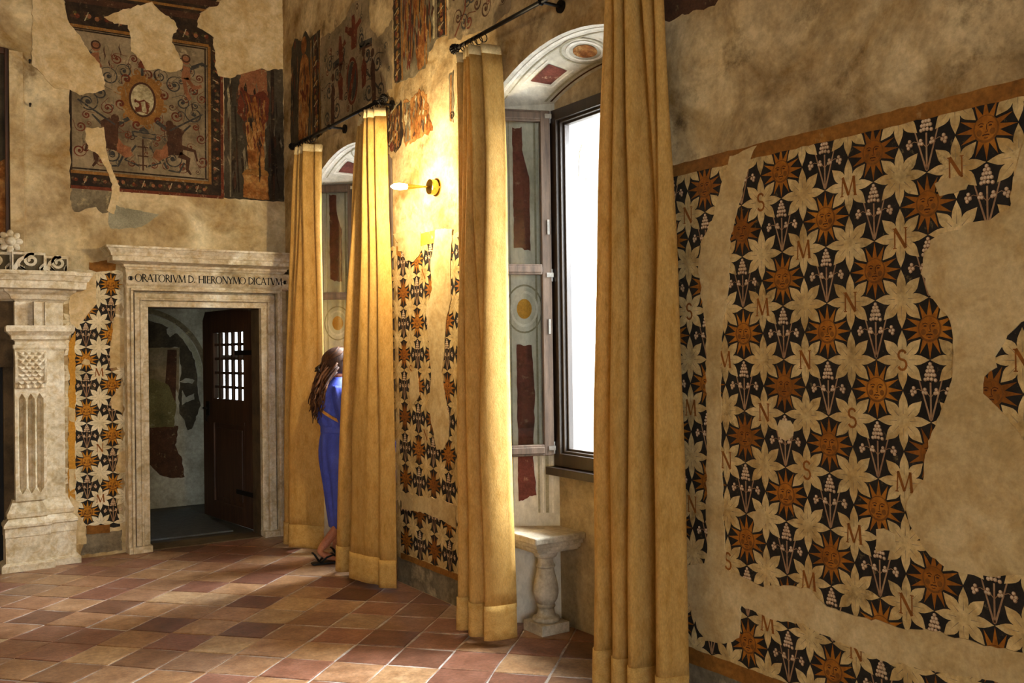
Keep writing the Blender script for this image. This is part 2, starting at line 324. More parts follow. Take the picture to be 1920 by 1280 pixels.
# ------------------------------------------------------------------ traced outlines of paint and plaster losses, metres on the wall planes
RP={
 'big':[(1.439,2.133),(1.483,2.017),(1.502,1.91),(1.513,1.888),(1.562,1.87),(1.612,1.868),(1.664,1.85),(1.726,1.84),(1.757,1.827),(1.782,1.787),(1.786,1.727),(1.771,1.659),(1.748,1.632),(1.712,1.597),(1.696,1.538),(1.688,1.472),(1.689,1.406),(1.717,1.33),(1.746,1.254),(1.774,1.184),(1.794,1.123),(1.804,1.063),(1.853,1.006),(1.863,0.952),(1.845,0.912),(1.817,0.873),(1.781,0.828),(1.727,0.796),(1.666,0.791),(1.565,0.802),(1.462,0.83),(1.38,0.853),(1.375,1.139),(1.456,1.178),(1.501,1.252),(1.54,1.297),(1.572,1.319),(1.596,1.351),(1.595,1.399),(1.557,1.423),(1.553,1.463),(1.528,1.503),(1.48,1.556),(1.411,1.577),(1.366,1.621),(1.358,2.116)],
 'strip':[(2.603,2.243),(2.654,2.138),(2.7,2.023),(2.767,1.927),(2.784,1.842),(2.772,1.7),(2.748,1.557),(2.75,1.304),(2.757,0.981),(2.762,0.765),(2.771,0.623),(2.91,0.591),(2.913,0.475),(2.86,0.442),(2.822,0.352),(2.777,0.309),(2.675,0.32),(2.598,0.364),(2.581,0.492),(2.428,0.476),(2.279,0.491),(2.12,0.464),(1.972,0.448),(1.834,0.459),(1.654,0.475),(1.43,0.508),(1.429,0.592),(1.561,0.589),(1.627,0.588),(1.758,0.589),(1.87,0.575),(2.053,0.572),(2.185,0.579),(2.253,0.621),(2.374,0.616),(2.464,0.584),(2.544,0.603),(2.663,0.611),(2.665,0.779),(2.675,0.989),(2.677,1.307),(2.664,1.519),(2.654,1.601),(2.625,1.736),(2.618,1.828),(2.61,1.92),(2.583,2.008),(2.551,2.085),(2.514,2.188),(2.464,2.261)],
 'hole1':[(1.741,2.002),(1.714,2.014),(1.661,2.014),(1.63,1.993),(1.641,1.97),(1.679,1.964),(1.723,1.96)],
 'hole2':[(2.393,1.197),(2.375,1.224),(2.333,1.226),(2.313,1.202),(2.319,1.167),(2.351,1.149),(2.384,1.162)],
 'hole3':[(2.517,0.853),(2.492,0.882),(2.461,0.881),(2.451,0.848),(2.468,0.813),(2.504,0.812)],
 'hole4':[(1.974,0.88),(1.943,0.888),(1.904,0.877),(1.905,0.819),(1.945,0.814),(1.98,0.801),(1.972,0.848)],
 'mtop':[(5.575,2.258),(5.499,2.198),(5.5,2.147),(5.432,2.133),(5.396,2.069),(5.279,2.059),(5.207,2.092),(5.191,2.15),(5.189,2.23),(5.368,2.27)],
 'mstrip':[(4.997,2.228),(5.019,2.133),(5.069,2.041),(5.047,1.877),(5.132,1.751),(5.103,1.553),(5.074,1.358),(5.113,1.161),(5.069,1.033),(5.019,0.901),(4.94,0.907),(4.867,0.982),(4.864,1.109),(4.912,1.233),(4.941,1.36),(4.904,1.519),(4.881,1.677),(4.814,1.8),(4.828,1.989),(4.79,2.211)],
 'mlow':[(5.505,0.585),(5.233,0.591),(4.961,0.608),(4.795,0.589),(4.799,0.457),(4.964,0.48),(5.166,0.494),(5.493,0.483)],
 'mbit':[(5.357,1.354),(5.261,1.388),(5.23,1.222),(5.318,1.152),(5.375,1.235)],
 'term1':[(7.398,3.976),(7.322,4.042),(7.182,3.977),(7.099,4.03),(6.988,3.947),(6.79,3.961),(6.783,3.143),(7.267,3.165),(7.448,3.208)],
 'tap1':[(6.781,3.889),(6.583,3.881),(6.384,3.881),(6.287,3.91),(6.238,3.964),(5.905,3.96),(5.894,3.718),(5.779,3.612),(5.664,3.615),(5.558,3.672),(5.563,3.218),(5.724,3.203),(6.405,3.186),(6.859,3.146)],
 'pil1':[(5.537,3.858),(5.274,3.839),(5.076,3.806),(4.826,3.752),(4.836,3.351),(4.966,3.365),(5.056,3.309),(5.092,3.237),(5.269,3.215),(5.401,3.231),(5.532,3.235)],
 'tap2':[(4.801,3.743),(4.132,3.568),(4.149,3.305),(4.271,3.271),(4.436,3.261),(4.58,3.284),(4.731,3.308),(4.812,3.322)],
 'frag1':[(5.678,3.104),(5.551,3.093),(5.443,3.104),(5.418,2.892),(5.451,2.813),(5.544,2.806),(5.685,2.874)],
 'frag2':[(5.405,3.095),(5.273,3.082),(5.2,3.122),(5.097,3.058),(5.078,2.972),(5.021,2.846),(5.103,2.823),(5.244,2.817),(5.391,2.812)],
 'frag3':[(4.817,3.119),(4.76,3.136),(4.768,2.826),(4.818,2.842)],
 'spandrel':[(4.274,2.925),(4.147,2.979),(3.947,3.032),(3.717,3.053),(3.504,3.037),(3.362,3.012),(3.36,3.068),(3.803,3.184),(4.017,3.181),(4.247,3.163)],
 'dark1':[(2.972,2.997),(2.649,2.904),(2.679,2.856),(2.799,2.875),(2.919,2.872),(2.974,2.884)],
}
BP={
 'tapfield':[(1.079,4.159),(1.12,3.949),(1.247,3.772),(1.356,3.588),(1.355,3.487),(1.225,3.437),(1.116,3.462),(1.117,3.138),(1.12,2.735),(2.244,2.743),(2.238,3.727),(2.196,3.798),(2.197,3.884),(2.178,4.074),(2.061,4.105),(2.053,4.18),(2.267,4.392)],
 'inner':[(1.131,3.924),(2.126,3.937),(2.123,2.87),(1.122,2.87)],
 'lac1':[(0.874,4.158),(1.079,4.159),(1.096,4.024),(1.12,3.949),(1.192,3.863),(1.247,3.772),(1.32,3.683),(1.356,3.588),(1.359,3.496),(1.281,3.457),(1.188,3.432),(1.116,3.462),(1.009,3.459),(0.87,3.614)],
 'lac2':[(1.36,4.041),(1.475,4.114),(1.532,4.133),(1.602,4.179),(1.709,4.22),(1.768,4.161),(1.868,4.112),(1.908,4.048),(1.867,3.999),(1.854,3.934),(1.898,3.857),(1.938,3.779),(1.925,3.727),(1.843,3.689),(1.763,3.711),(1.664,3.687),(1.614,3.77),(1.549,3.821),(1.542,3.963),(1.531,4.01),(1.436,4.006)],
 'lac3':[(2.053,4.158),(2.117,4.243),(2.202,4.284),(2.288,4.396),(2.836,4.503),(2.8,4.227),(2.774,3.999),(2.763,3.863),(2.613,3.831),(2.568,3.842),(2.39,3.762),(2.302,3.719),(2.217,3.724),(2.184,3.796),(2.197,3.884),(2.177,3.967),(2.178,4.031),(2.115,4.063),(2.052,4.095)],
 'crack':[(1.223,3.19),(1.353,3.205),(1.37,3.026),(1.406,2.888),(1.462,2.772),(1.449,2.67),(1.41,2.558),(1.365,2.579),(1.397,2.686),(1.405,2.787),(1.35,2.923),(1.313,3.0),(1.24,3.032),(1.222,3.102)],
 'under':[(1.12,2.743),(1.412,2.739),(1.45,2.682),(1.384,2.572),(1.328,2.56),(1.291,2.606),(1.217,2.584),(1.144,2.556),(1.123,2.605)],
 'green':[(1.396,2.629),(1.752,2.581),(1.692,2.535),(1.613,2.477),(1.516,2.459),(1.383,2.451),(1.376,2.523)],
 'termbg':[(2.26,3.743),(2.346,3.778),(2.613,3.849),(2.819,3.88),(2.819,2.751),(2.249,2.747)],
 'leftpanel':[(1.268,2.125),(1.425,2.114),(1.444,2.082),(1.442,1.921),(1.418,1.791),(1.395,1.759),(1.379,1.598),(1.373,1.397),(1.41,1.356),(1.459,1.315),(1.45,1.194),(1.408,1.155),(1.378,1.108),(1.427,1.094),(1.457,1.052),(1.447,0.831),(1.423,0.752),(1.442,0.67),(1.452,0.548),(1.409,0.431),(1.427,0.309),(1.437,0.195),(1.203,0.214),(1.196,0.235),(1.142,0.339),(1.161,0.416),(1.089,0.482),(1.085,0.776),(1.094,1.364),(1.099,1.6),(1.137,1.718),(1.228,1.798),(1.284,1.878),(1.286,2.038),(1.257,2.077)],
 'leftband':[(1.099,1.6),(1.14,1.679),(1.128,0.341),(1.082,0.443),(1.085,0.776),(1.094,1.364)],
 'leftbase':[(1.203,0.234),(1.366,0.227),(1.365,0.163),(1.206,0.17)],
 'lefttop':[(1.239,2.188),(1.362,2.209),(1.426,2.203),(1.425,2.134),(1.287,2.118),(1.239,2.136)],
}

# ------------------------------------------------------------------ room shell
# arched window niches on the window wall: centre y, half width at the room face, half width at the window, crown height
NICHES = {1: dict(c=3.72, h=.69, i=.47, top=3.04), 2: dict(c=6.30, h=.72, i=.47, top=2.985)}
ARC = 1.25; XI = 3.06; XO = 3.72; SILL = .86; HEAD = 2.80
def arch(c, h, top, n=16, drop=None):
    R = ARC
    return [(c-h+2*h*k/n, top-(R-sqrt(R*R-(h-2*h*k/n)**2))) for k in range(n+1)]
wr = empty('wall_right', (W, 3, 0)); tag(wr, 'frescoed plaster wall pierced by two arched window niches', None, None, 'structure')
Y0 = -4.0
n1, n2 = NICHES[1], NICHES[2]
outline = [(Y0, -.08), (n1['c']-n1['h'], -.08)]+arch(n1['c'], n1['h'], n1['top'])+[(n1['c']+n1['h'], -.08), (n2['c']-n2['h'], -.08)]+arch(n2['c'], n2['h'], n2['top'])+[(n2['c']+n2['h'], -.08), (BY+.05, -.08), (BY+.05, H+.05), (Y0, H+.05)]
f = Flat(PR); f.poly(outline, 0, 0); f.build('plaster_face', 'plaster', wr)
for k, nd in NICHES.items():
    c, h, i, top = nd['c'], nd['h'], nd['i'], nd['top']
    a0 = arch(c, h, top); a1 = arch(c, i, top-.10)
    m = MB()
    for sgn, idx in ((-1, 0), (1, -1)):      # splayed reveals
        p0 = (W, c+sgn*h); p1 = (XI, c+sgn*i)
        m.add([(p0[0], p0[1], -.08), (p1[0], p1[1], -.08), (p1[0], p1[1], a1[idx][1]), (p0[0], p0[1], a0[idx][1])], [(0, 1, 2, 3)], 0)
    m.build('niche_reveal', 'reveal_paint', wr)
    m = MB(); m.loft([[(W, y, z) for y, z in a0], [(XI, y, z) for y, z in a1]], 0, cap=False, closed=False); m.build('niche_soffit', 'reveal_paint', wr, smooth=True)
    m = MB(); m.box(XI, XI+.16, c-i-.02, c+i+.02, -.08, SILL); m.build('parapet', 'plaster_grey', wr)
    f = Flat(lambda u, v, off: (XI-off, u, v)); f.poly([(c-i, HEAD)]+a1+[(c+i, HEAD)], 0, 0); f.build('tympanum', 'plaster_grey', wr)
    m = MB(); j = i-.035                      # outer jambs, head and sill through the thickness of the wall, then the outer face
    for sgn in (-1, 1): m.add([(XI+.06, c+sgn*j, SILL), (XO, c+sgn*(j+.03), SILL), (XO, c+sgn*(j+.03), HEAD), (XI+.06, c+sgn*j, HEAD)], [(0, 1, 2, 3)], 0)
    m.add([(XI+.06, c-j, HEAD), (XO, c-j-.03, HEAD), (XO, c+j+.03, HEAD), (XI+.06, c+j, HEAD)], [(0, 1, 2, 3)])
    m.add([(XI+.06, c-j, SILL), (XO, c-j-.03, SILL), (XO, c+j+.03, SILL), (XI+.06, c+j, SILL)], [(0, 1, 2, 3)])
    m.build('outer_jamb', 'plaster_white', wr)
    f = Flat(lambda u, v, off, c=c, j=j: (u, c+j+.03*(u-XI-.06)/(XO-XI-.06)-.003-off, v))
    f.poly(ragged([(3.20, 2.44), (3.235, 2.50), (3.245, 2.62), (3.225, 2.66), (3.205, 2.58)], .008, .02, 40+k), 0, 0); f.disc((3.275, 1.19), .014, .022, 0, 1, 10); f.disc((3.262, 2.44), .012, .018, 0, 1, 9)
    f.build('flaked_patch', ['plaster_grey', 'reveal_dark'], wr)
    # painted mouldings on the soffit: two long lines, a maroon panel and a roundel on each flank
    def SOF(u, v, off, c=c, h=h, i=i, top=top):      # u in -1..1 across, v in 0..1 from the room inwards
        hh = h+(i-h)*v; tt = top-.10*v; y = u*hh; z = tt-(ARC-sqrt(ARC*ARC-y*y)); return (W+(XI-W)*v+0*off, c+y, z-off)
    f = Flat(SOF)
    us = [-.96+1.92*q/40 for q in range(41)]
    for vv, w, mi in ((.10, .05, 1), (.20, .025, 0), (.84, .04, 0), (.92, .03, 2)): f.ribbon([(u, vv) for u in us], w, .003, mi)
    for sgn in (-1, 1):
        pts = [(sgn*(.40+.28*q/8), .36) for q in range(9)]+[(sgn*(.68-.28*q/8), .68) for q in range(9)]
        f.poly(pts, .004, 3)
        for q in (.30, .74): f.ribbon([(sgn*(.36+.36*t/12), q) for t in range(13)], .03, .0035, 1)
        f.ribbon([(sgn*.72, .30+.44*t/6) for t in range(7)], .02, .0035, 1)
    f.disc((0.0, .52), .13, .17, .004, 4, 20); f.ring((0, .52), .20, .27, .03, .0035, 1, 28, .045); f.ring((0, .52), .26, .36, .02, .0035, 0, 28, .03)
    f.build('soffit_painting', ['reveal_dark', 'reveal_line', 'tap_brown', 'reveal_maroon', 'term_orange'], wr)
    # painted panel on the reveal beside the casement
    def REV(u, v, off, c=c, h=h, i=i):
        x = W+(XI-W)*u; y = c+h+(i-h)*u; return (x-off*.6, y-off*.8, v)
    f = Flat(REV)
    f.poly(ragged([(.38, 2.06), (.62, 2.04), (.62, 2.45), (.56, 2.53), (.52, 2.60), (.52, 2.72), (.38, 2.72)], .01, .03, 3+k), .003, 0)
    f.poly(ragged([(.40, .66), (.66, .70), (.62, .9), (.66, 1.25), (.62, 1.52), (.40, 1.52)], .012, .03, 5+k), .003, 0)
    f.disc((.52, 1.72), .11, .055, .003, 1, 20)
    f.ring((.52, 1.72), .2, .10, .03, .0025, 2, 28, .015); f.ring((.52, 1.72), .27, .135, .02, .0025, 3, 28, .01)
    for uu, w, mi in ((.26, .03, 2), (.32, .02, 3), (.70, .03, 3), (.76, .02, 2), (.82, .05, 3), (.90, .03, 2)): f.ribbon([(uu, .6), (uu, 2.76)], w, .002, mi)
    f.build('reveal_painting', ['reveal_maroon', 'paint_ochre_gold', 'reveal_line', 'reveal_dark'], wr)
# door wall
DX0, DX1, DZ = 1.645, 2.523, 1.86
XL = -5.0
wb = empty('wall_back', (1, BY, 0)); tag(wb, 'frescoed plaster wall holding the stone doorway and fireplace', None, None, 'structure')
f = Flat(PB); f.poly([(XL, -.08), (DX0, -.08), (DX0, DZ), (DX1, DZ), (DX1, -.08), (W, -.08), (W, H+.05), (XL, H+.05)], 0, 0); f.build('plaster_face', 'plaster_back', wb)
m = MB()
for x in (DX0, DX1): m.add([(x, BY, 0), (x, BY+.2, 0), (x, BY+.2, DZ), (x, BY, DZ)], [(0, 1, 2, 3)])
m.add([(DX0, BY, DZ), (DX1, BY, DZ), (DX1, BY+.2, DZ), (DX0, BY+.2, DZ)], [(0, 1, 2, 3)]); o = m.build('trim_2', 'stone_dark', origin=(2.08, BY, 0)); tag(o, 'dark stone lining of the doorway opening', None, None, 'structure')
def plane_obj(name, vs, m_, label):
    m = MB(); m.add(vs, [(0, 1, 2, 3)]); o = m.build(name, m_, origin=vs[0]); tag(o, label, None, None, 'structure'); return o
plane_obj('wall_left', [(XL, Y0, 0), (XL, BY, 0), (XL, BY, H), (XL, Y0, H)], 'plaster_back', 'plain plaster wall facing the windows')
plane_obj('ceiling', [(XL, Y0, H), (W, Y0, H), (W, BY, H), (XL, BY, H)], 'wood_door', 'dark timber ceiling')
# rear wall with a broad window opening behind the camera
f = Flat(lambda u, v, off: (u, Y0, v)); f.poly([(XL, 0), (-2.7, 0), (-2.7, 3.1), (-.3, 3.1), (-.3, 0), (W, 0), (W, H), (XL, H)])
o = f.build('wall_front', 'plaster_back', origin=(0, Y0, 0)); tag(o, 'plaster wall with a tall opening behind the viewer', None, None, 'structure')

# ------------------------------------------------------------------ floor of square terracotta tiles laid on the diagonal
fl = empty('floor', (1.5, 5, 0)); tag(fl, 'worn square terracotta tiles laid diagonally in pale mortar', None, None, 'structure')
m = MB(); m.box(XL, XI+.1, Y0, BY+.02, -.12, -.004); m.build('mortar_bed', 'grout', fl)
TS = .2655; TA = radians(43.4); TB = radians(-46.6); org = Vector((1.787, 4.314))
ta = Vector((cos(TA), sin(TA))); tb = Vector((cos(TB), sin(TB)))
def clip(poly, ax, lim, keep_less=True):
    out = []
    for i in range(len(poly)):
        a, b = poly[i-1], poly[i]; fa = (lim-a[ax]) if keep_less else (a[ax]-lim); fb = (lim-b[ax]) if keep_less else (b[ax]-lim)
        if fa >= 0 and fb >= 0: out.append(b)
        elif fa*fb < 0:
            t = fa/(fa-fb); q = (a[0]+(b[0]-a[0])*t, a[1]+(b[1]-a[1])*t); out += [q] if fa >= 0 else [q, b]
        
    return out
def tile_rings(poly, gap, jit, rnd):
    cx = sum(p[0] for p in poly)/len(poly); cy = sum(p[1] for p in poly)/len(poly)
    def inset(d, z): return [(p[0]-(p[0]-cx)/max(1e-4, math.hypot(p[0]-cx, p[1]-cy))*d*1.414, p[1]-(p[1]-cy)/max(1e-4, math.hypot(p[0]-cx, p[1]-cy))*d*1.414, z) for p in poly]
    return [inset(gap, -.02), inset(gap, -.002), inset(gap+.004, .0)]
def in_niche(y): return any(abs(y-nd['c']) < nd['h']-.02 for nd in NICHES.values())
shared = []
rnd = random.Random(3)
for q in range(8):
    p = [((TS/2)*sx+rnd.uniform(-.004, .004), (TS/2)*sy+rnd.uniform(-.004, .004)) for sx, sy in ((-1, -1), (0, -1.0), (1, -1), (1, 0), (1, 1), (0, 1), (-1, 1), (-1, 0))]
    mb = MB(); mb.loft(tile_rings(p, .0035, 0, rnd)); o = mb.build('tile', 'terracotta', None); shared.append(o.data); bpy.data.objects.remove(o)
rest = MB(); cand = []
for i in range(-46, 24):
    for j in range(-32, 46):
        c = org+ta*TS*(i+.5)+tb*TS*(j+.5)
        if not (XL < c.x < XI+.15 and Y0 < c.y < BY+.15): continue
        cand.append((c, i, j))
cnt = 0
for c, i, j in cand:
    corners = [c+ta*TS/2*sx+tb*TS/2*sy for sx, sy in ((-1, -1), (1, -1), (1, 1), (-1, 1))]
    xl = XI if in_niche(c.y) else W
    if c.x > xl+.1: continue
    poly = [(p.x, p.y) for p in corners]; full = all(p[0] < xl-.002 and p[1] < BY-.002 for p in poly)
    d = c.x*fwd.x+c.y*fwd.y; lat = c.x*rgt.x+c.y*rgt.y
    seen = d > 2.9 and abs(lat) < d*.60 and c.x > -.35
    z = rnd.uniform(-.0025, .0015)
    if seen:
        if full:
            o = bpy.data.objects.new('tile', shared[(i*3+j*5) % 8]); COL.objects.link(o); o.parent = fl
            o.location = Vector((c.x, c.y, z))-wloc(fl); o.rotation_euler = (rnd.uniform(-.006, .006), rnd.uniform(-.006, .006), TA+rnd.uniform(-.006, .006)+pi/2*rnd.randrange(4))
        else:
            poly = clip(clip(poly, 0, xl-.002), 1, BY-.002)
            if len(poly) < 3: continue
            mb = MB(); mb.loft(tile_rings(poly, .0035, 0, rnd)); o = mb.build('tile', 'terracotta', fl); o.location.z += z
        cnt += 1
    elif full and c.y > -1.5:
        rest.loft(tile_rings(poly, .0035, 0, rnd))
o = rest.build('tile_field', 'terracotta', fl); o['kind'] = 'stuff'
print('tiles', cnt)

# ------------------------------------------------------------------ fresco motifs (unit = one cell of the pattern)
def motif(name, fl_, mats): o = fl_.build(name, mats, None); me = o.data; bpy.data.objects.remove(o); return me
def petal(f, a, L, mi=0, off=0, diag=False):
    pts = []
    prof = [(0, 0), (.10, .041), (.19, .078), (.26, .084), (.33, .072), (.40, .043), (.45, .018), (L, 0)]
    prof = [(r*L/.49 if r > .19 else r, w) for r, w in prof[:-1]]+[(L, 0)]
    if diag: prof = [(0, 0), (.10, .045), (.20, .088), (.26, .102), (.32, .092), (.37, .066), (.42, .036), (.48, 0)]
    for r, w in prof: pts.append((r, w))
    for r, w in prof[-2:0:-1]: pts.append((r, -w))
    f.poly([(r*cos(a)-w*sin(a), r*sin(a)+w*cos(a)) for r, w in pts], off, mi)
def flower(angles, pm_='paint_petal'):
    f = Flat()
    for k in angles: petal(f, k*pi/4, .49, 0, 0 if k % 2 == 0 else .001, k % 2 == 1)
    for k in angles: f.ribbon([(.12*cos(k*pi/4), .12*sin(k*pi/4)), (.34*cos(k*pi/4), .34*sin(k*pi/4))], lambda t: .012*(1-t), .004, 1)
    return motif('painted_flower', f, [pm_, 'tap_field'])
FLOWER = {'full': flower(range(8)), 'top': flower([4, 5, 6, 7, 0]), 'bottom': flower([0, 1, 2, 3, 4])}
FLOWER_B = {'full': flower(range(8), 'paint_petal_daylit'), 'top': flower([4, 5, 6, 7, 0], 'paint_petal_daylit'), 'bottom': flower([0, 1, 2, 3, 4], 'paint_petal_daylit')}
def sun(body):
    f = Flat()
    for q in range(4):
        for da, L in ((-24, .45), (0, .485), (24, .45)):
            a = q*pi/2+radians(da); b = .058
            f.poly([(.15*cos(a)-b*sin(a), .15*sin(a)+b*cos(a)), (L*cos(a), L*sin(a)), (.15*cos(a)+b*sin(a), .15*sin(a)-b*cos(a))], 0, 0)
    f.disc((0, 0), .205, .215, .005, 1, 20); f.disc((.0, .012), .178, .188, .008, 0, 20)
    for sx in (-1, 1):
        f.ribbon([(sx*.03, .075), (sx*.07, .095), (sx*.12, .075)], .014, .011, 2); f.disc((sx*.072, .045), .03, .014, .011, 2, 8)
        f.disc((sx*.105, -.05), .045, .05, .0105, 1, 10)
    f.ribbon([(.018, .07), (.012, 0), (.03, -.045), (-.015, -.05)], .013, .011, 2)
    f.ribbon([(-.055, -.098), (-.02, -.088), (0, -.093), (.02, -.088), (.055, -.098)], .02, .011, 2); f.ribbon([(-.03, -.135), (0, -.142), (.03, -.135)], .012, .011, 2)
    return motif('painted_sun', f, [body, 'paint_sun_dark', 'paint_line'])
SUN = sun('paint_sun'); SUNB = sun('paint_sun_back')
def lily():
    f = Flat()
    f.ribbon([(0, -.48), (0, -.2), (0, .14)], .03, .003, 0)
    for s in (-1, 1):
        f.ribbon([(s*.012, -.46), (s*.1, -.16), (s*.235, .30)], lambda t: .034-.012*t, .003, 0)
        f.ribbon([(s*.15, .0), (s*.22, .03), (s*.29, .0)], .012, .003, 0)
        f.ribbon([(0, -.1), (s*.06, -.03), (s*.09, -.02)], .012, .003, 0)
    g_ = [(0, .44), (-.03, .385), (.03, .385), (-.052, .325), (0, .33), (.052, .325), (-.075, .26), (-.026, .262), (.026, .262), (.075, .26), (-.09, .19), (-.04, .2), (.02, .195), (.09, .18)]
    for s in (-1, 1): g_ += [(s*.30, .045), (s*.335, -.01), (s*.275, -.02), (s*.32, -.06), (s*.10, .025), (s*.125, -.025), (s*.08, -.03)]
    for x, y in g_: f.disc((x, y), .034, off=.005, mi=1, n=8)
    for x, y in g_: f.disc((x-.005, y+.006), .024, off=.008, mi=2, n=8)
    return motif('painted_lily', f, ['paint_stem', 'paint_stem', 'paint_grape'])
LILY = lily()
def arcpts(c, rx, ry, a0, a1, n=10): return [(c[0]+rx*cos(radians(a0+(a1-a0)*i/n)), c[1]+ry*sin(radians(a0+(a1-a0)*i/n))) for i in range(n+1)]
def glyph(f, ch, x, y, s, off=0, mi=0):
    """roman capital drawn with strokes, x,y = lower left, s = cap height; returns the advance"""
    T, t = .15, .075
    def st(pts, w): f.ribbon([(x+p[0]*s, y+p[1]*s) for p in pts], w*s, off, mi)
    def serif(px, py, w=.2): st([(px-w/2, py), (px+w/2, py)], .05)
    def stem(px, w=T): st([(px, 0), (px, 1)], w); serif(px, .02); serif(px, .98)
    if ch == 'I': stem(.12); return .36
    if ch == 'O': f.ring((x+.45*s, y+.5*s), .45*s, .51*s, .14*s, off, mi, 26, .06*s); return 1.02
    if ch == 'D': stem(.12); st(arcpts((.14, .5), .56, .46, 90, -90), T*.8); return .86
    if ch == 'R': stem(.12); st(arcpts((.14, .74), .34, .24, 90, -90), T*.75); st([(.26, .5), (.66, .0)], T*.85); return .76
    if ch == 'A': st([(.38, 1.0), (.06, 0)], t); st([(.38, 1.0), (.72, 0)], T); st([(.18, .34), (.58, .34)], t*.8); serif(.06, .02); serif(.72, .02); return .84
    if ch == 'T': st([(.38, 0), (.38, 1)], T); st([(.02, .96), (.74, .96)], t); st([(.03, .96), (.03, .82)], t*.8); st([(.73, .96), (.73, .82)], t*.8); serif(.38, .02); return .82
    if ch == 'V': st([(.06, 1), (.38, 0)], T); st([(.38, 0), (.70, 1)], t); serif(.06, .98); serif(.70, .98); return .82
    if ch == 'M': st([(.10, 0), (.16, 1)], t); st([(.16, 1), (.50, .05)], T); st([(.50, .05), (.82, 1)], t); st([(.82, 1), (.90, 0)], T); serif(.10, .02); serif(.90, .02); return 1.08
    if ch == 'N': st([(.12, 0), (.12, 1)], t); st([(.12, 1), (.72, 0)], T*1.1); st([(.72, 0), (.72, 1)], t); serif(.12, .02); serif(.10, .98); serif(.72, .98); return .92
    if ch == 'H': stem(.12); stem(.70); st([(.12, .5), (.70, .5)], t); return .92
    if ch == 'E':
        stem(.12)
        for yy, l in ((.03, .52), (.5, .44), (.97, .5)): st([(.12, yy), (l, yy)], t); st([(l, yy-.07), (l, yy+.07)], .05)
        return .66
    if ch == 'Y': st([(.04, 1), (.36, .46)], T); st([(.36, .46), (.68, 1)], t); st([(.36, .48), (.36, 0)], T); serif(.36, .02); serif(.04, .98); serif(.68, .98); return .78
    if ch == 'C': st(arcpts((.46, .5), .40, .46, 55, 305, 16), T*.8); return .84
    if ch == 'S': st(arcpts((.26, .74), .2, .23, 20, 270, 10)[:-1]+arcpts((.26, .27), .22, .25, 90, -160, 10), T*.8); return .56
    if ch == '.': f.disc((x+.1*s, y+.1*s), .09*s, off=off, mi=mi, n=4, a0=pi/4); return .3
    return .42
LET = {}
for ch, wd_ in (('M', 1.0), ('N', .84), ('S', .52)):
    f = Flat(); glyph(f, ch, -.34*wd_/2, -.17, .34); LET[ch] = motif('painted_letter', f, ['paint_letter'])
def inst(name, me, parent, loc, rot, s=1):
    o = bpy.data.objects.new(name, me); COL.objects.link(o); o.parent = parent; o.location = Vector(loc)-wloc(parent); o.rotation_euler = rot; o.scale = (s, s, s); return o
def lattice(panel, P, ROT, u0, v0, du, dv, ir, kr, losses, bounds, letters, sunmesh, sgn=1):
    """checker of suns and lilies with star flowers on the corners; pieces wholly under a loss are left out"""
    s = (du+dv)/2; umin, umax, vmin, vmax = bounds
    def lost(u, v, r): return any(all(inside((u+r*cos(a*pi/4), v+r*sin(a*pi/4)), L) for a in range(8)) and inside((u, v), L) for L in losses)
    for i in ir:
        for k in kr:
            u, v = u0+i*du, v0+k*dv
            if not (umin <= u <= umax and vmin <= v <= vmax) or lost(u, v, s*.40): continue
            o = inst('painted_sun' if (i+k) % 2 == 0 else 'painted_lily', sunmesh if (i+k) % 2 == 0 else LILY, panel, P(u, v, .0022), ROT, s)
    for i in list(ir)+[ir[-1]+1]:
        for k in list(kr)+[kr[-1]+1]:
            u, v = u0+(i-.5)*du, v0+(k-.5)*dv
            if not (umin-.02 <= u <= umax+.02 and vmin-.12 <= v <= vmax+.12) or lost(u, v, s*.42): continue
            kind = 'bottom' if k == kr[0] else 'top' if k == kr[-1]+1 else 'full'
            inst('painted_flower', (FLOWER if P is PR else FLOWER_B)[kind], panel, P(u, v, .0032), ROT, s)
            c = letters.get((i-1, k-1)) if isinstance(letters, dict) else None
            if c: inst('painted_letter', LET[c], panel, P(u, v, .0042), ROT, s)
LETTERS = {(0, 1): 'M', (2, 1): 'S', (4, 1): 'N', (1, 0): 'M', (-1, 0): 'N', (-2, 1): 'N', (2, -1): 'M', (0, -1): 'N', (4, -1): 'S', (3, -2): 'M', (1, -2): 'N', (-1, -2): 'S', (4, -3): 'M', (2, -3): 'N', (0, -3): 'S', (3, -4): 'N', (1, -4): 'S', (-1, -4): 'M', (4, -5): 'N', (0, -5): 'M', (3, -6): 'S', (1, -6): 'M', (-1, -6): 'N', (2, -7): 'M', (0, -7): 'N', (-3, -2): 'N'}
def patch(name, P, pts, off, mt, parent, amp=.012, step=.02, seed=0, skirt=.004):
    f = Flat(P); f.poly(ragged(pts, amp, step, seed) if amp else pts, off, 0, skirt); return f.build(name, mt, parent)

# window wall: the big sun panel at the right
pn = patch('fresco_panel', PR, [(1.08, .25), (2.95, .25), (2.95, 2.222), (1.08, 2.222)], .0012, 'paint_dark', wr, 0)
pn['label'] = 'fresco of gold suns, lilies and white star flowers on black'
lattice(pn, PR, ROT_R, 1.965, 1.745, .1955, .1985, range(-4, 6), range(-7, 3), [RP['big'], RP['strip']], (1.1, 2.96, .28, 2.2), LETTERS, SUN)
patch('painted_band', PR, [(1.08, 2.214), (2.95, 2.214), (2.95, 2.264), (1.08, 2.266)], .0045, 'paint_ochre', wr, .004, .03, 4)
patch('painted_band', PR, [(1.08, .193), (2.95, .193), (2.95, .256), (1.08, .256)], .0045, 'paint_ochre', wr, .004, .03, 5)
patch('plinth_strip', PR, [(1.08, .0), (2.95, .0), (2.95, .196), (1.08, .196)], .002, 'plaster_plinth', wr, 0)
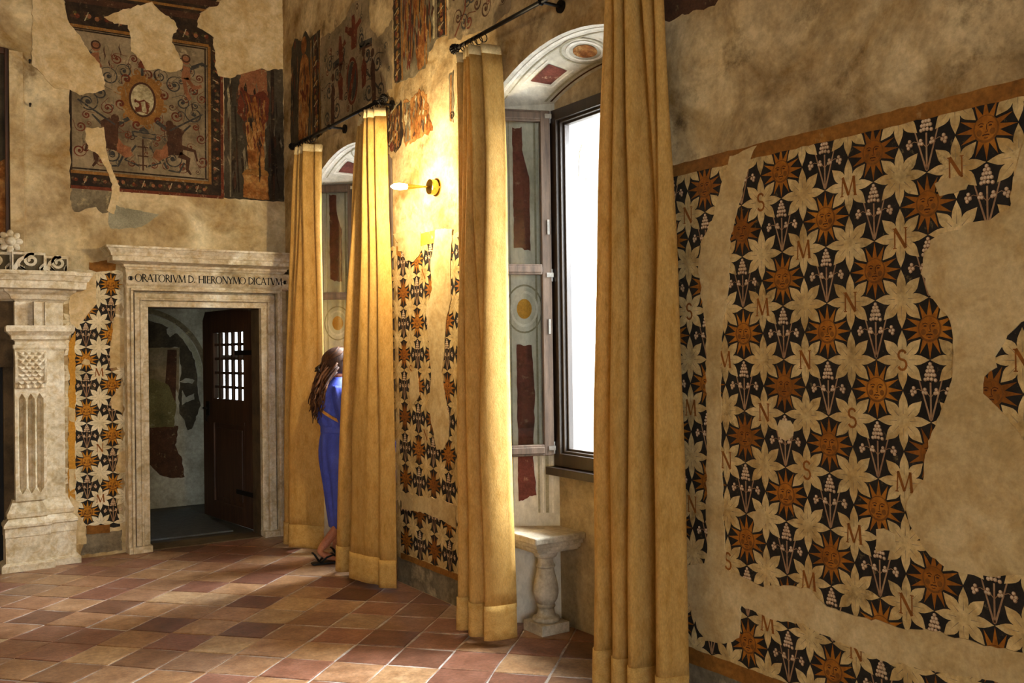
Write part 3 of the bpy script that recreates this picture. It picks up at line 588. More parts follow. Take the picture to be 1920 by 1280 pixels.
for q, nm in enumerate(('big', 'strip', 'hole1', 'hole2', 'hole3', 'hole4')): patch('plaster_patch', PR, RP[nm], .007, 'plaster_fill', pn, .009 if q < 2 else .005, .018, 11+q, .006)
# window wall: the narrow panel between the curtains
pm = patch('fresco_panel', PR, [(4.50, .188), (5.52, .188), (5.52, 2.16), (4.50, 2.16)], .0012, 'paint_dark', wr, 0)
pm['label'] = 'narrow fresco of suns and lilies between the two windows'
lattice(pm, PR, ROT_R, 5.44, .283, .187, .1985, range(-5, 1), range(0, 10), [RP['mstrip'], RP['mtop'], RP['mlow']], (4.5, 5.53, .2, 2.2), {(-2, 8): 'N', (-1, 5): 'S', (-2, 3): 'N', (-3, 6): 'M'}, SUN)
patch('painted_band', PR, [(4.99, 2.148), (5.19, 2.148), (5.19, 2.225), (4.99, 2.225)], .0045, 'paint_ochre_gold', wr, .006, .03, 6)
patch('painted_band', PR, [(4.50, .155), (5.52, .155), (5.52, .193), (4.50, .19)], .0045, 'paint_ochre', wr, .003, .03, 7)
patch('painted_band', PR, [(5.46, 2.10), (5.53, 2.12), (5.53, 2.18), (5.48, 2.17)], .0045, 'paint_ochre', wr, .004, .03, 9)
patch('plinth_strip', PR, [(4.42, .0), (5.57, .0), (5.57, .157), (4.42, .157)], .002, 'plaster_plinth', wr, 0)
for q, nm in enumerate(('mstrip', 'mtop', 'mlow', 'mbit')): patch('plaster_patch', PR, RP[nm], .007, 'plaster_fill', pm, .008, .018, 31+q, .006)

# window wall, upper zone: garlanded pilasters, terms and grotesques, broken by losses
def garland(f, u0, u1, v0, v1, off, mi_leaf, mi_fruit, seed, vertical=True, n=14):
    rnd = random.Random(seed)
    for q in range(n):
        t = (q+.5)/n; w = abs(u1-u0) if vertical else abs(v1-v0)
        cu, cv = ((u0+u1)/2, v0+(v1-v0)*t) if vertical else (u0+(u1-u0)*t, (v0+v1)/2)
        s_ = .2*w
        for e in range(3): f.disc((cu+rnd.uniform(-.25, .25)*w, cv+rnd.uniform(-.25, .25)*w), s_*rnd.uniform(.6, 1.1), s_*rnd.uniform(.5, .9), off+.0002*e, mi_leaf if e else 10, 7, rnd.random()*6)
        f.disc((cu+rnd.uniform(-.2, .2)*w, cv+rnd.uniform(-.1, .1)*w), s_*.85, s_*.9, off+.0008, mi_fruit if q % 3 else 2, 8); f.disc((cu-.1*s_, cv+.2*s_), s_*.35, s_*.35, off+.0011, 4, 6)
        if q % 3 == 1: f.ribbon([(cu-.32*w, cv+.16*w), (cu, cv+.03*w), (cu+.32*w, cv-.14*w)] if vertical else [(cu-.14*w, cv-.34*w), (cu, cv), (cu+.12*w, cv+.34*w)], w*.07, off+.0014, 3)
PAL = ['tap_field', 'tap_border', 'tap_red', 'tap_cream', 'tap_gold', 'tap_blue', 'tap_flesh', 'tap_brown', 'term_grey', 'term_orange', 'tap_leaf']
def streaks(f, poly, n, mis, seed, off, wmax=.03, lmax=.18):
    rnd = random.Random(seed); us = [p[0] for p in poly]; vs = [p[1] for p in poly]; k = 0
    for _ in range(n*8):
        u = rnd.uniform(min(us), max(us)); v = rnd.uniform(min(vs), max(vs)); l = rnd.uniform(.3, 1)*lmax; e = rnd.uniform(-.012, .012)
        if inside((u, v), poly) and inside((u+e, v+l), poly) and inside((u+e/2+.012, v+l/2), poly) and inside((u-.012, v+l/2), poly):
            w = wmax*rnd.uniform(.3, 1); f.ribbon([(u, v), (u+e*.2+.004, v+l*.3), (u+e*.8-.004, v+l*.7), (u+e, v+l)], lambda t, w=w: w*sin(pi*min(.98, max(.04, t))), off+k*1.2e-5, rnd.choice(mis)); k += 1
        if k >= n: break
def tendrils(f, poly, n, seed, off, rmin=.018, rmax=.04, mis=(5, 5, 2, 7)):
    rnd = random.Random(seed); us = [p[0] for p in poly]; vs = [p[1] for p in poly]; pts = []
    for _ in range(n*30):
        u = rnd.uniform(min(us), max(us)); v = rnd.uniform(min(vs), max(vs)); r = rnd.uniform(rmin, rmax)
        if all(inside((u+r*1.3*cos(q), v+r*1.3*sin(q)), poly) for q in range(6)) and all(math.hypot(u-p[0], v-p[1]) > r+p[2]+.006 for p in pts):
            pts.append((u, v, r)); f.scroll((u, v), r, rnd.uniform(.9, 1.6), rnd.uniform(0, 6.28), rnd.choice((-1, 1)), r*.24, off, rnd.choice(mis), tail=r*1.2, n=18)
        if len(pts) >= n: break
t1 = patch('fresco_pilaster', PR, RP['term1'], .002, 'term_ground', wr, .02, .03, 51); t1['label'] = 'dark painted pilaster with an orange term beside the corner'
f = Flat(PR, .007)
f.poly([(7.26, 3.20), (7.06, 3.20), (7.00, 3.62), (7.03, 3.80), (7.12, 3.88), (7.20, 3.82), (7.24, 3.62)], .003, 9); f.disc((7.12, 3.93), .06, .07, .003, 9)
f.ribbon([(6.98, 3.16), (6.97, 3.93)], .03, .003, 4); f.poly([(6.94, 3.16), (6.82, 3.16), (6.82, 3.9), (6.94, 3.9)], .003, 1)
garland(f, 6.94, 6.82, 3.18, 3.9, .0036, 7, 4, 61); f.ribbon([(6.80, 3.15), (6.80, 3.9)], .016, .0036, 4)
f.ribbon([(7.2, 3.6), (7.1, 3.5), (7.05, 3.6)], .05, .0035, 2); streaks(f, RP['term1'], 60, (1, 7, 9, 2, 8), 201, .0042); f.build('painted_term', PAL, t1)
t2 = patch('fresco_grotesque', PR, RP['tap1'], .002, 'tap_field', wr, .02, .03, 52); t2['label'] = 'faded grotesque with red figures above the far window'
f = Flat(PR, .007)
cu, cv = 6.20, 3.42
f.ring((cu, cv), .10, .17, .025, .003, 2, 24); f.disc((cu, cv), .075, .14, .003, 5, 18); f.ribbon([(cu+.05, cv-.11), (cu-.05, cv+.11)], .05, .0036, 2)
for s in (-1, 1):
    for (du, dv, r, a0, d) in ((.26, .12, .08, .3, 1), (.28, -.14, .09, 2, -1), (.42, .02, .07, 1, 1), (.17, .25, .06, 0, -1), (.46, -.17, .06, 4, 1), (.40, .22, .06, 2, -1)):
        if inside((cu+s*du, cv+dv), RP['tap1']): f.scroll((cu+s*du, cv+dv), r, 1.5, a0 if s > 0 else pi-a0, d*s, .014, .003, 5, tail=.06)
    f.poly([(cu+s*.17, cv-.10), (cu+s*.23, cv-.08), (cu+s*.25, cv+.05), (cu+s*.21, cv+.12), (cu+s*.16, cv+.06)], .0032, 2); f.disc((cu+s*.20, cv+.155), .03, .035, .0032, 7)
    f.poly([(cu+s*.33, cv-.24), (cu+s*.39, cv-.22), (cu+s*.38, cv+.02), (cu+s*.34, cv+.08), (cu+s*.31, cv)], .0032, 7); f.disc((cu+s*.345, cv+.11), .028, .03, .0032, 7)
    f.ribbon([(cu+s*.14, cv+.21), (cu+s*.34, cv+.19)], .05, .003, 5); f.ribbon([(cu+s*.14, cv+.185), (cu+s*.34, cv+.165)], .014, .0034, 7)
f.poly([(6.20, 3.64), (6.12, 3.64), (6.10, 3.76), (6.03, 3.80), (6.06, 3.83), (6.13, 3.80), (6.14, 3.88), (6.19, 3.88), (6.20, 3.80), (6.30, 3.84), (6.31, 3.80), (6.21, 3.74)], .0032, 2)
f.poly([(6.42, 3.58), (6.36, 3.58), (6.34, 3.70), (6.29, 3.72), (6.32, 3.75), (6.37, 3.73), (6.38, 3.80), (6.42, 3.80), (6.43, 3.70)], .0032, 2)
f.ribbon([(cu, cv-.17), (cu, 3.2)], .012, .003, 7); f.ribbon([(5.75, 3.25), (5.95, 3.42), (5.98, 3.5)], .02, .003, 5)
tendrils(f, RP['tap1'], 34, 202, .0028); streaks(f, RP['tap1'], 50, (8, 7, 8, 0), 203, .0026, .02, .12)
f.build('painted_grotesque', PAL, t2)
t3 = patch('fresco_pilaster', PR, RP['pil1'], .002, 'term_grey', wr, .02, .03, 53); t3['label'] = 'tall painted pilaster with garland and orange term above the wall lamp'
f = Flat(PR, .007)
f.poly([(5.53, 3.24), (5.43, 3.235), (5.43, 3.85), (5.53, 3.86)], .003, 1); garland(f, 5.53, 5.43, 3.25, 3.84, .0036, 7, 4, 62, n=18)
f.ribbon([(5.415, 3.235), (5.415, 3.85)], .02, .0036, 4)
f.poly([(5.30, 3.225), (5.22, 3.23), (5.15, 3.82), (5.36, 3.84), (5.34, 3.60)], .003, 8)
f.poly([(5.20, 3.24), (5.12, 3.25), (5.09, 3.55), (5.10, 3.80), (5.24, 3.82), (5.26, 3.60)], .0034, 9); f.ribbon([(5.09, 3.25), (5.075, 3.80)], .022, .0036, 4)
f.ribbon([(4.99, 3.38), (4.985, 3.79)], .025, .0036, 3); f.poly([(4.95, 3.38), (4.85, 3.36), (4.85, 3.76), (4.95, 3.78)], .003, 1); garland(f, 4.95, 4.85, 3.38, 3.77, .0036, 7, 9, 63, n=12)
f.ribbon([(4.842, 3.36), (4.842, 3.76)], .016, .0036, 9); streaks(f, [(5.40, 3.24), (5.0, 3.36), (4.98, 3.78), (5.40, 3.84)], 110, (9, 7, 8, 4, 2, 1), 204, .0044, .035, .22); f.build('painted_garland', PAL, t3)
t4 = patch('fresco_grotesque', PR, RP['tap2'], .002, 'tap_field', wr, .02, .03, 54); t4['label'] = 'pale fresco scrap with thin scrolls above the near curtain rod'
f = Flat(PR)
for q, (u, v, r, a0, d) in enumerate(((4.70, 3.42, .05, 0, 1), (4.58, 3.36, .05, 2, -1), (4.55, 3.50, .06, 1, 1), (4.40, 3.38, .05, 3, 1), (4.32, 3.48, .06, 4, -1), (4.66, 3.58, .05, 2, 1))): f.scroll((u, v), r, 1.4, a0, d, .01, .003, (7, 2, 5)[q % 3], tail=.06)
f.ribbon([(4.74, 3.32), (4.62, 3.44), (4.60, 3.6)], .012, .003, 2); tendrils(f, RP['tap2'], 14, 205, .0028, .02, .05, (7, 2, 5)); f.build('painted_grotesque', PAL, t4)
g1 = patch('fresco_fragment', PR, RP['frag1'], .002, 'tap_border', wr, .02, .02, 55); g1['label'] = 'dark garland scrap left of the wall lamp'
f = Flat(PR); garland(f, 5.66, 5.45, 2.84, 3.08, .003, 7, 4, 64, n=8); f.ribbon([(5.47, 2.84), (5.46, 3.08)], .016, .0042, 4); streaks(f, RP['frag1'], 40, (1, 7, 9, 8, 4), 206, .0048, .03, .12); f.build('painted_garland', PAL, g1)
g2 = patch('fresco_fragment', PR, RP['frag2'], .002, 'term_orange', wr, .02, .02, 56); g2['label'] = 'orange fresco scrap above the wall lamp'
f = Flat(PR); f.poly([(5.39, 2.83), (5.31, 2.83), (5.31, 3.07), (5.39, 3.08)], .003, 8); f.ribbon([(5.40, 2.83), (5.40, 3.08)], .014, .0036, 4); streaks(f, RP['frag2'], 70, (4, 7, 4, 8, 3, 9), 207, .0042, .03, .10); f.build('painted_garland', PAL, g2)
g3 = patch('fresco_fragment', PR, RP['frag3'], .002, 'term_grey', wr, .01, .02, 57); g3['label'] = 'slim fresco scrap beside the near curtain'
f = Flat(PR); f.ribbon([(4.80, 2.84), (4.79, 3.11)], .016, .003, 9); f.scroll((4.785, 2.87), .025, 1.4, 0, 1, .01, .003, 1); f.build('painted_garland', PAL, g3)
patch('fresco_fragment', PR, RP['dark1'], .002, 'tap_brown', wr, .01, .02, 58)

# door wall, upper zone: painted tapestry with medallion, garland border and term
tp = patch('fresco_tapestry', PB, BP['tapfield'], .002, 'tap_border', wb, .01, .03, 71); tp['label'] = 'painted tapestry of grotesques round an oval medallion'
f = Flat(PB)
f.poly([(1.131, 2.87), (2.123, 2.87), (2.126, 3.937), (1.131, 3.924)], .003, 0)
for v, w, mi in ((4.30, .05, 7), (4.24, .02, 4), (4.18, .05, 7), (4.13, .018, 1)): f.ribbon([(1.09, v-.04), (2.26, v)], w, .003, mi)
for a, b in (((1.12, 2.885), (2.12, 2.885)), ((2.105, 2.885), (2.11, 3.93)), ((1.12, 3.915), (2.12, 3.925))): f.ribbon([a, b], .012, .0034, 1)
for a, b in (((1.12, 2.858), (2.15, 2.858)), ((2.138, 2.86), (2.142, 3.95)), ((1.12, 3.945), (2.14, 3.955))): f.ribbon([a, b], .022, .0034, 4)
for a, b in (((1.12, 2.745), (2.24, 2.75)), ((2.236, 2.75), (2.24, 3.75))): f.ribbon([a, b], .024, .0034, 2)
garland(f, 1.12, 2.14, 2.765, 2.845, .0036, 7, 6, 81, False, 15); garland(f, 2.155, 2.225, 2.86, 3.95, .0036, 7, 6, 82, True, 14); garland(f, 1.12, 2.15, 3.975, 4.075, .0036, 7, 6, 83, False, 13)
f.build('painted_border', PAL, tp)
f = Flat(PB, .007)
mc = (1.630, 3.455)
for q in range(12):
    a = 2*pi*q/12+.26; f.scroll((mc[0]+.165*cos(a), mc[1]+.205*sin(a)), .036, 1.25, a+1.2, 1 if q % 2 else -1, .015, .0037, 4 if q % 2 else 2, tail=.03)
f.ring(mc, .158, .196, .04, .0036, 4, 28)
f.disc(mc, .128, .165, .004, 4, 28); f.ring(mc, .100, .135, .016, .0046, 7, 28); f.disc(mc, .086, .12, .0044, 3, 24)
f.disc((mc[0]+.01, mc[1]+.06), .05, .035, .005, 3, 10); f.poly([(1.58, 3.36), (1.67, 3.35), (1.69, 3.43), (1.64, 3.46), (1.60, 3.44), (1.57, 3.46)], .005, 2); f.poly([(1.63, 3.36), (1.66, 3.36), (1.65, 3.44), (1.62, 3.44)], .0054, 3); f.disc((1.585, 3.41), .022, .02, .0055, 3, 8)
for s in (-1, 1):
    X = lambda d: mc[0]+s*d
    for d, v, r, a0, dr in ((.24, 3.60, .075, .4, 1), (.30, 3.47, .06, 2.2, -1), (.13, 3.655, .06, 0, 1), (.25, 3.36, .05, 1, -1), (.39, 3.39, .085, 1.2, 1), (.22, 3.02, .085, 2.0, -1), (.38, 3.58, .05, 3, -1), (.11, 3.17, .03, 1, 1), (.30, 2.96, .045, 4, 1), (.34, 3.72, .06, 1, -1), (.45, 3.52, .04, 2, 1), (.44, 3.20, .04, 0, -1), (.45, 3.02, .05, 3, 1), (.18, 3.74, .045, 2, -1), (.06, 3.76, .03, 0, 1), (.43, 3.68, .035, 4, 1), (.16, 3.25, .035, 5, 1), (.08, 2.96, .03, 1, -1), (.40, 3.29, .03, 2, -1)):
        f.scroll((X(d), v), r, 1.5, a0 if s > 0 else pi-a0, dr*s, .0095, .0036, 5 if r > .05 else 2, tail=.05)
    f.ribbon([(X(.10), 3.30), (X(.22), 3.22), (X(.30), 3.24), (X(.36), 3.30)], lambda t: .03*(1-t*.6), .0038, 5)
    f.ribbon([(X(.05), 3.10), (X(.13), 2.98), (X(.02), 2.94)], .016, .0038, 5); f.ribbon([(X(.14), 3.02), (X(.18), 2.93), (X(.27), 2.92), (X(.31), 3.0)], .016, .0038, 5)
    # centaur: dark barrel and mane, flesh torso, lance
    f.poly([(X(.17), 3.04), (X(.30), 3.06), (X(.29), 3.19), (X(.31), 3.25), (X(.24), 3.29), (X(.17), 3.26), (X(.18), 3.16)], .0042, 7)
    f.poly([(X(.19), 3.04), (X(.12), 2.99), (X(.07), 3.02), (X(.09), 3.08), (X(.14), 3.09), (X(.18), 3.15)], .0044, 6); f.disc((X(.20), 3.29), .03, .03, .0044, 7, 10)
    f.ribbon([(X(.27), 3.06), (X(.34), 3.03), (X(.33), 2.95), (X(.36), 2.91)], lambda t: .05*(1-t*.7), .0042, 7); f.ribbon([(X(.29), 3.12), (X(.39), 3.10), (X(.41), 3.02)], lambda t: .035*(1-t*.6), .0042, 7)
    f.ribbon([(X(.20), 3.24), (X(.46), 3.40)], .014, .0046, 5)
    # winged child in the upper corner
    f.poly([(X(.29), 3.66), (X(.37), 3.66), (X(.36), 3.76), (X(.31), 3.77)], .0042, 6); f.disc((X(.33), 3.81), .032, .034, .0042, 6, 10); f.ring((X(.33), 3.825), .036, .034, .012, .0044, 7, 12)
    f.ribbon([(X(.36), 3.75), (X(.46), 3.80), (X(.49), 3.78)], .03, .004, 5); f.ribbon([(X(.33), 3.67), (X(.39), 3.60), (X(.45), 3.62)], .032, .0042, 6); f.ribbon([(X(.31), 3.67), (X(.33), 3.56), (X(.36), 3.50)], .03, .0042, 6)
f.poly([(1.55, 3.165), (1.73, 3.155), (1.73, 3.20), (1.55, 3.21)], .0042, 5); f.poly([(1.565, 3.172), (1.715, 3.165), (1.715, 3.192), (1.565, 3.20)], .0046, 0)
f.poly([(1.60, 3.21), (1.68, 3.205), (1.64, 3.25)], .0042, 5); f.ribbon([(1.63, 3.15), (1.63, 2.91)], .012, .004, 7)
for v in (2.95, 3.02, 3.09): f.ribbon([(1.59, v), (1.67, v)], .01, .004, 7)
f.ribbon([(1.63, 3.64), (1.63, 3.72)], .02, .004, 5); f.poly([(1.60, 3.70), (1.63, 3.80), (1.66, 3.70)], .0042, 2)
tendrils(f, [(1.15, 2.90), (2.09, 2.90), (2.09, 3.90), (1.15, 3.89)], 46, 208, .0032, .016, .036); streaks(f, [(1.14, 2.90), (2.10, 2.90), (2.10, 3.90), (1.14, 3.89)], 90, (0, 8, 8, 7), 209, .0031, .012, .12)
f.build('painted_grotesque', PAL, tp)
for q, nm in enumerate(('lac1', 'lac2', 'lac3', 'crack')):
    pts = BP[nm] if nm != 'lac3' else [(min(p[0], W-.004), p[1]) for p in BP[nm]]
    patch('plaster_patch', PB, pts, .009, 'plaster_fill_back', tp, .010, .02, 91+q, .008)
patch('fresco_fragment', PB, BP['under'], .002, 'term_grey', wb, .01, .02, 96); patch('fresco_fragment', PB, BP['green'], .002, 'reveal_dark', wb, .01, .02, 97)
tb_ = patch('fresco_pilaster', PB, [(min(p[0], W-.004), p[1]) for p in BP['termbg']], .0018, 'term_ground', wb, .006, .03, 98); tb_['label'] = 'dark painted bay with an orange draped term'
f = Flat(PB, .007)
f.poly([(2.405, 2.76), (2.62, 2.76), (2.61, 2.93), (2.615, 2.96), (2.40, 2.95), (2.41, 2.92)], .003, 9); f.poly([(2.395, 2.95), (2.62, 2.96), (2.61, 2.99), (2.59, 3.00), (2.44, 3.0), (2.41, 2.98)], .0034, 4)
f.poly([(2.45, 3.0), (2.58, 3.0), (2.595, 3.40), (2.43, 3.38)], .003, 9)
f.poly([(2.37, 3.60), (2.62, 3.62), (2.61, 3.83), (2.52, 3.84), (2.40, 3.80)], .003, 6)
f.poly([(2.36, 3.45), (2.42, 3.38), (2.50, 3.46), (2.55, 3.34), (2.62, 3.42), (2.63, 3.60), (2.58, 3.66), (2.48, 3.60), (2.39, 3.66)], .0036, 2)
for q in range(6): f.ribbon([(2.39+.04*q, 3.63-.01*q), (2.43+.03*q, 3.52), (2.42+.035*q, 3.42)], .012, .004, 9 if q % 2 else 7)
f.ribbon([(2.50, 3.55), (2.53, 3.35), (2.50, 3.30)], lambda t: .06*(1-t), .0042, 9)
f.ribbon([(2.655, 2.76), (2.66, 3.84)], .03, .003, 1); f.ribbon([(2.30, 2.76), (2.31, 3.74)], .012, .003, 8); f.ribbon([(2.37, 2.80), (2.345, 3.5)], .014, .003, 1)
streaks(f, [(2.27, 2.77), (2.74, 2.77), (2.74, 3.82), (2.27, 3.72)], 70, (1, 7, 8, 1), 210, .0026, .03, .25); streaks(f, [(2.46, 3.0), (2.58, 3.0), (2.60, 3.6), (2.40, 3.6)], 40, (2, 7, 4, 9), 211, .0046, .02, .14)
f.build('painted_term', PAL, tb_)
# door wall: narrow sun panel beside the doorway
pl = patch('fresco_panel', PB, BP['leftpanel'], .0014, 'paint_dark', wb, .008, .02, 101); pl['label'] = 'narrow fresco of suns between fireplace and doorway'
lattice(pl, PB, ROT_B, 1.212, .332, .178, .1885, range(0, 2), range(0, 10), [], (1.1, 1.47, .3, 2.12), {}, SUNB)
for (i, k, c) in ((.5, 5.5, 'M'), (.5, 2.5, 'N'), (.5, .5, 'M')): inst('painted_letter', LET[c], pl, PB(1.212+i*.178, .332+k*.1885, .0046), ROT_B, .183)
patch('painted_band', PB, BP['leftband'], .006, 'paint_ochre_gold', wb, .010, .02, 102); patch('painted_band', PB, BP['leftbase'], .006, 'paint_ochre', wb, .004, .02, 103); patch('painted_band', PB, BP['lefttop'], .006, 'paint_ochre', wb, .006, .02, 104)
for q, pts in enumerate(([(1.10, 1.75), (1.155, 1.70), (1.225, 1.80), (1.285, 1.88), (1.285, 2.10), (1.10, 2.10)], [(1.385, 1.10), (1.46, 1.06), (1.47, 1.30), (1.385, 1.17)], [(1.375, 1.40), (1.49, 1.40), (1.49, 1.78), (1.41, 1.78), (1.385, 1.6)], [(1.08, .10), (1.2, .10), (1.2, .24), (1.14, .34), (1.16, .41), (1.09, .47)], [(1.185, 1.44), (1.21, 1.425), (1.24, 1.43), (1.235, 1.46), (1.20, 1.475)], [(1.09, .50), (1.13, .52), (1.13, .66), (1.085, .66)], [(1.09, 1.02), (1.13, 1.0), (1.135, 1.1), (1.09, 1.12)], [(1.40, .62), (1.50, .60), (1.50, .78), (1.44, .76)])):
    patch('plaster_patch', PB, pts, .008, 'plaster_fill_back', pl, .008, .02, 110+q, .007)
patch('plinth_strip', PB, [(1.16, .02), (1.45, .02), (1.45, .17), (1.20, .17)], .002, 'plaster_plinth', wb, .01, .02, 120)

# ------------------------------------------------------------------ carved stone doorway
dw = empty('stone_doorway', (2.08, 7.5, 0)); tag(dw, 'moulded pale stone doorway with inscribed frieze and cornice', 'doorway')
STEPS = [(0, .048, .055), (.048, .066, .088), (.066, .104, .08), (.104, .120, .045), (.120, .138, .125), (.138, .165, .098)]
for side in (-1, 1):
    m = MB()
    for a, b, d in STEPS:
        x0, x1 = (DX0-b, DX0-a) if side < 0 else (DX1+a, DX1+b); m.box(x0, x1, BY-d, BY, 0, DZ+a)
    m.box(DX0-.165 if side < 0 else DX1-.004, DX0+.004 if side < 0 else DX1+.165, BY-.118, BY, 0, .05)
    m.build('jamb', 'stone', dw, bevel=.004)
m = MB()
for a, b, d in STEPS: m.box(DX0-b, DX1+b, BY-d, BY, DZ+a, DZ+b)
m.build('lintel', 'stone', dw, bevel=.004)
# pulvinated (cushion) frieze
m = MB(); rings = []
for k in range(13):
    a = -pi/2+pi*k/12; rings.append([(1.475, BY, 2.075+.068*sin(a)), (1.475, BY-.075-.052*cos(a), 2.075+.068*sin(a)), (2.745, BY-.075-.052*cos(a), 2.075+.068*sin(a)), (2.745, BY, 2.075+.068*sin(a))])
m.loft(rings); fz = m.build('frieze', 'stone', dw)
m = MB(); m.steps(1.48, 2.70, BY-.10, BY, [(2.14, .0), (2.155, .01), (2.16, .02), (2.175, .022), (2.18, .04), (2.19, .09), (2.192, .115), (2.228, .118), (2.23, .128), (2.25, .132), (2.28, .155), (2.285, .165), (2.30, .168)])
for i, v in enumerate(m.v): m.v[i] = (min(v[0], W-.003), v[1], v[2])
m.build('cornice', 'stone', dw)
# incised inscription
f = Flat(lambda u, v, off: (u, BY-.1285-off, v))
txt = 'ORATORIVM D. HIERONYMO DICATVM'; s = .058
dummy = Flat(); adv = [glyph(dummy, c, 0, 0, s) for c in txt]; tot = sum(adv)
x = 1.535; k_ = (2.675-1.535)/(tot*s)
for c, a in zip(txt, adv): glyph(f, c, x, 2.046, s, 0, 0); x += a*s*k_
for xx, sg in ((1.508, 1), (2.70, -1)):
    f.disc((xx, 2.078), .012, .009, 0, 0, 8); f.disc((xx, 2.062), .012, .009, 0, 0, 8); f.ribbon([(xx-.012*sg, 2.07), (xx+.02*sg, 2.07)], .005, 0, 0); f.ribbon([(xx-.014*sg, 2.055), (xx-.02*sg, 2.075), (xx-.01*sg, 2.086)], .004, 0, 0)
f.build('inscription', 'iron', fz)

# ------------------------------------------------------------------ door leaf standing open into the far room
HG = Vector((2.56, 7.82)); FE = Vector((2.44, 8.90)); LD = (FE-HG).normalized(); LN = Vector((-LD.y, LD.x))
def LT(t, n, z): return (HG.x+LD.x*t+LN.x*n, HG.y+LD.y*t+LN.y*n, z)
dl = empty('door_1', (HG.x, HG.y, 0)); tag(dl, 'dark panelled wooden door with a grille, standing open', None, None, 'structure')
LW, T0, T1 = 1.08, .175, .86
m = MB()
for a in ((0, T0, .012, 1.86), (T1, LW, .012, 1.80), (T0, T1, .012, .14), (T0, T1, .90, 1.07), (T0, T1, 1.70, 1.88)): m.box(a[0], a[1], -.022, .022, a[2], a[3], 0, LT)
m.add([LT(T1, -.022, 1.80), LT(LW, -.022, 1.80), LT(LW-.06, -.022, 1.88), LT(T1, -.022, 1.88), LT(T1, .022, 1.80), LT(LW, .022, 1.80), LT(LW-.06, .022, 1.88), LT(T1, .022, 1.88)], [(0, 1, 2, 3), (4, 5, 6, 7), (1, 2, 6, 5), (2, 3, 7, 6)])
m.build('door_frame', 'wood_door', dl, bevel=.004)
m = MB(); m.box(T0, T1, -.010, .010, .14, .90, 0, LT); m.box(T0+.07, T1-.07, -.018, .018, .21, .83, 0, LT); pnl = m.build('lower_panel', 'wood_door', dl, bevel=.006)
m = MB()
for a in ((T0, T0+.03, .14, .90), (T1-.03, T1, .14, .90), (T0, T1, .14, .17), (T0, T1, .87, .90)): m.box(a[0], a[1], -.027, .027, a[2], a[3], 0, LT)
m.build('panel_moulding', 'wood_door', pnl, bevel=.005)
gr = MB()
for a in ((T0, T0+.02, 1.07, 1.70), (T1-.02, T1, 1.07, 1.70), (T0, T1, 1.07, 1.09), (T0, T1, 1.68, 1.70)): gr.box(a[0], a[1], -.02, .02, a[2], a[3], 0, LT)
gro = gr.build('grille', 'wood_door', dl)
for k in range(1, 5):
    t = T0+(T1-T0)*k/5; m = MB(); m.box(t-.017, t+.017, -.012, .012, 1.08, 1.69, 0, LT); m.build('grille_bar', 'wood_door', gro)
    z = 1.07+.63*k/5; m = MB(); m.box(T0, T1, -.008, .008, z-.012, z+.012, 0, LT); m.build('grille_bar', 'wood_door', gro)
m = MB(); m.box(.93, 1.0, .022, .03, .93, 1.06, 0, LT); m.tube([LT(.96, .03, 1.0), LT(.96, .07, 1.0), LT(.88, .075, 1.0)], .009); m.tube([LT(.965, .032, .93), LT(.965, .045, .90), LT(.965, .032, .87)], .006)
m.build('door_lock', 'iron', dl)
m = MB()
for z in (.3, 1.5): m.box(0, .35, .022, .028, z-.02, z+.02, 0, LT)
m.build('strap_hinge', 'iron', dl)

# ------------------------------------------------------------------ far room beyond the doorway
FY = 9.6
def SFAR(name, pts, mt, label, P): f = Flat(P); f.poly(pts); o = f.build(name, mt, origin=P(pts[0][0], pts[0][1], 0)); return tag(o, label, None, None, 'structure')
PF = lambda u, v, off: (u, FY-off, v)
f = Flat(PF); f.poly([(.9, -.08), (2.78, -.08), (2.78, 1.88), (3.42, 1.88), (3.42, .95), (2.781, .95), (2.781, -.08), (3.7, -.08), (3.7, 2.75), (.9, 2.75)])
wf = f.build('wall_far', 'far_wall', origin=(2, FY, 0)); tag(wf, 'worn frescoed wall of the room beyond the door', None, None, 'structure')
SFAR('wall_far_left', [(BY+.2, 0), (FY, 0), (FY, 2.7), (BY+.2, 2.7)], 'far_wall', 'left wall of the room beyond the door', lambda u, v, off: (.9, u, v))
SFAR('wall_far_right', [(BY+.2, 0), (FY, 0), (FY, 2.7), (BY+.2, 2.7)], 'far_wall', 'right wall of the room beyond the door', lambda u, v, off: (3.7, u, v))
SFAR('wall_far_front', [(.9, 0), (DX0, 0), (DX0, DZ), (DX1, DZ), (DX1, 0), (3.7, 0), (3.7, 2.7), (.9, 2.7)], 'far_wall', 'inner face of the doorway wall in the room beyond', lambda u, v, off: (u, BY+.2, v))
SFAR('ceiling_far', [(.9, BY+.2), (3.7, BY+.2), (3.7, FY), (.9, FY)], 'far_wall', 'plaster ceiling of the room beyond the door', lambda u, v, off: (u, v, 2.7))
m = MB(); m.box(.9, 3.7, BY+.02, FY+.05, -.12, -.006); o = m.build('floor_far', 'slate', origin=(2, 8.6, 0)); tag(o, 'dark stone floor of the room beyond the door', None, None, 'structure')
m = MB(); m.box(DX0+.006, DX1-.006, BY-.06, BY+.19, -.02, .006); o = m.build('threshold', 'stone_dark', origin=(2.1, 7.7, 0)); tag(o, 'worn dark stone threshold slab in the doorway', 'threshold')
m = MB(); m.box(1.62, 2.40, 7.95, 9.35, -.006, .008); o = m.build('floor_mat', 'mat_grey', origin=(2.0, 8.6, 0), bevel=.004); tag(o, 'flat grey mat on the floor beyond the doorway', 'mat')
w3 = empty('window_3', (3.14, FY, .95)); tag(w3, 'bright window of the room beyond the door', None, None, 'structure')
m = MB()
for x in (2.78, 3.09, 3.39): m.box(x, x+.03, FY-.02, FY+.03, .95, 1.88)
for z in (.95, 1.45, 1.85): m.box(2.78, 3.42, FY-.018, FY+.028, z, z+.03)
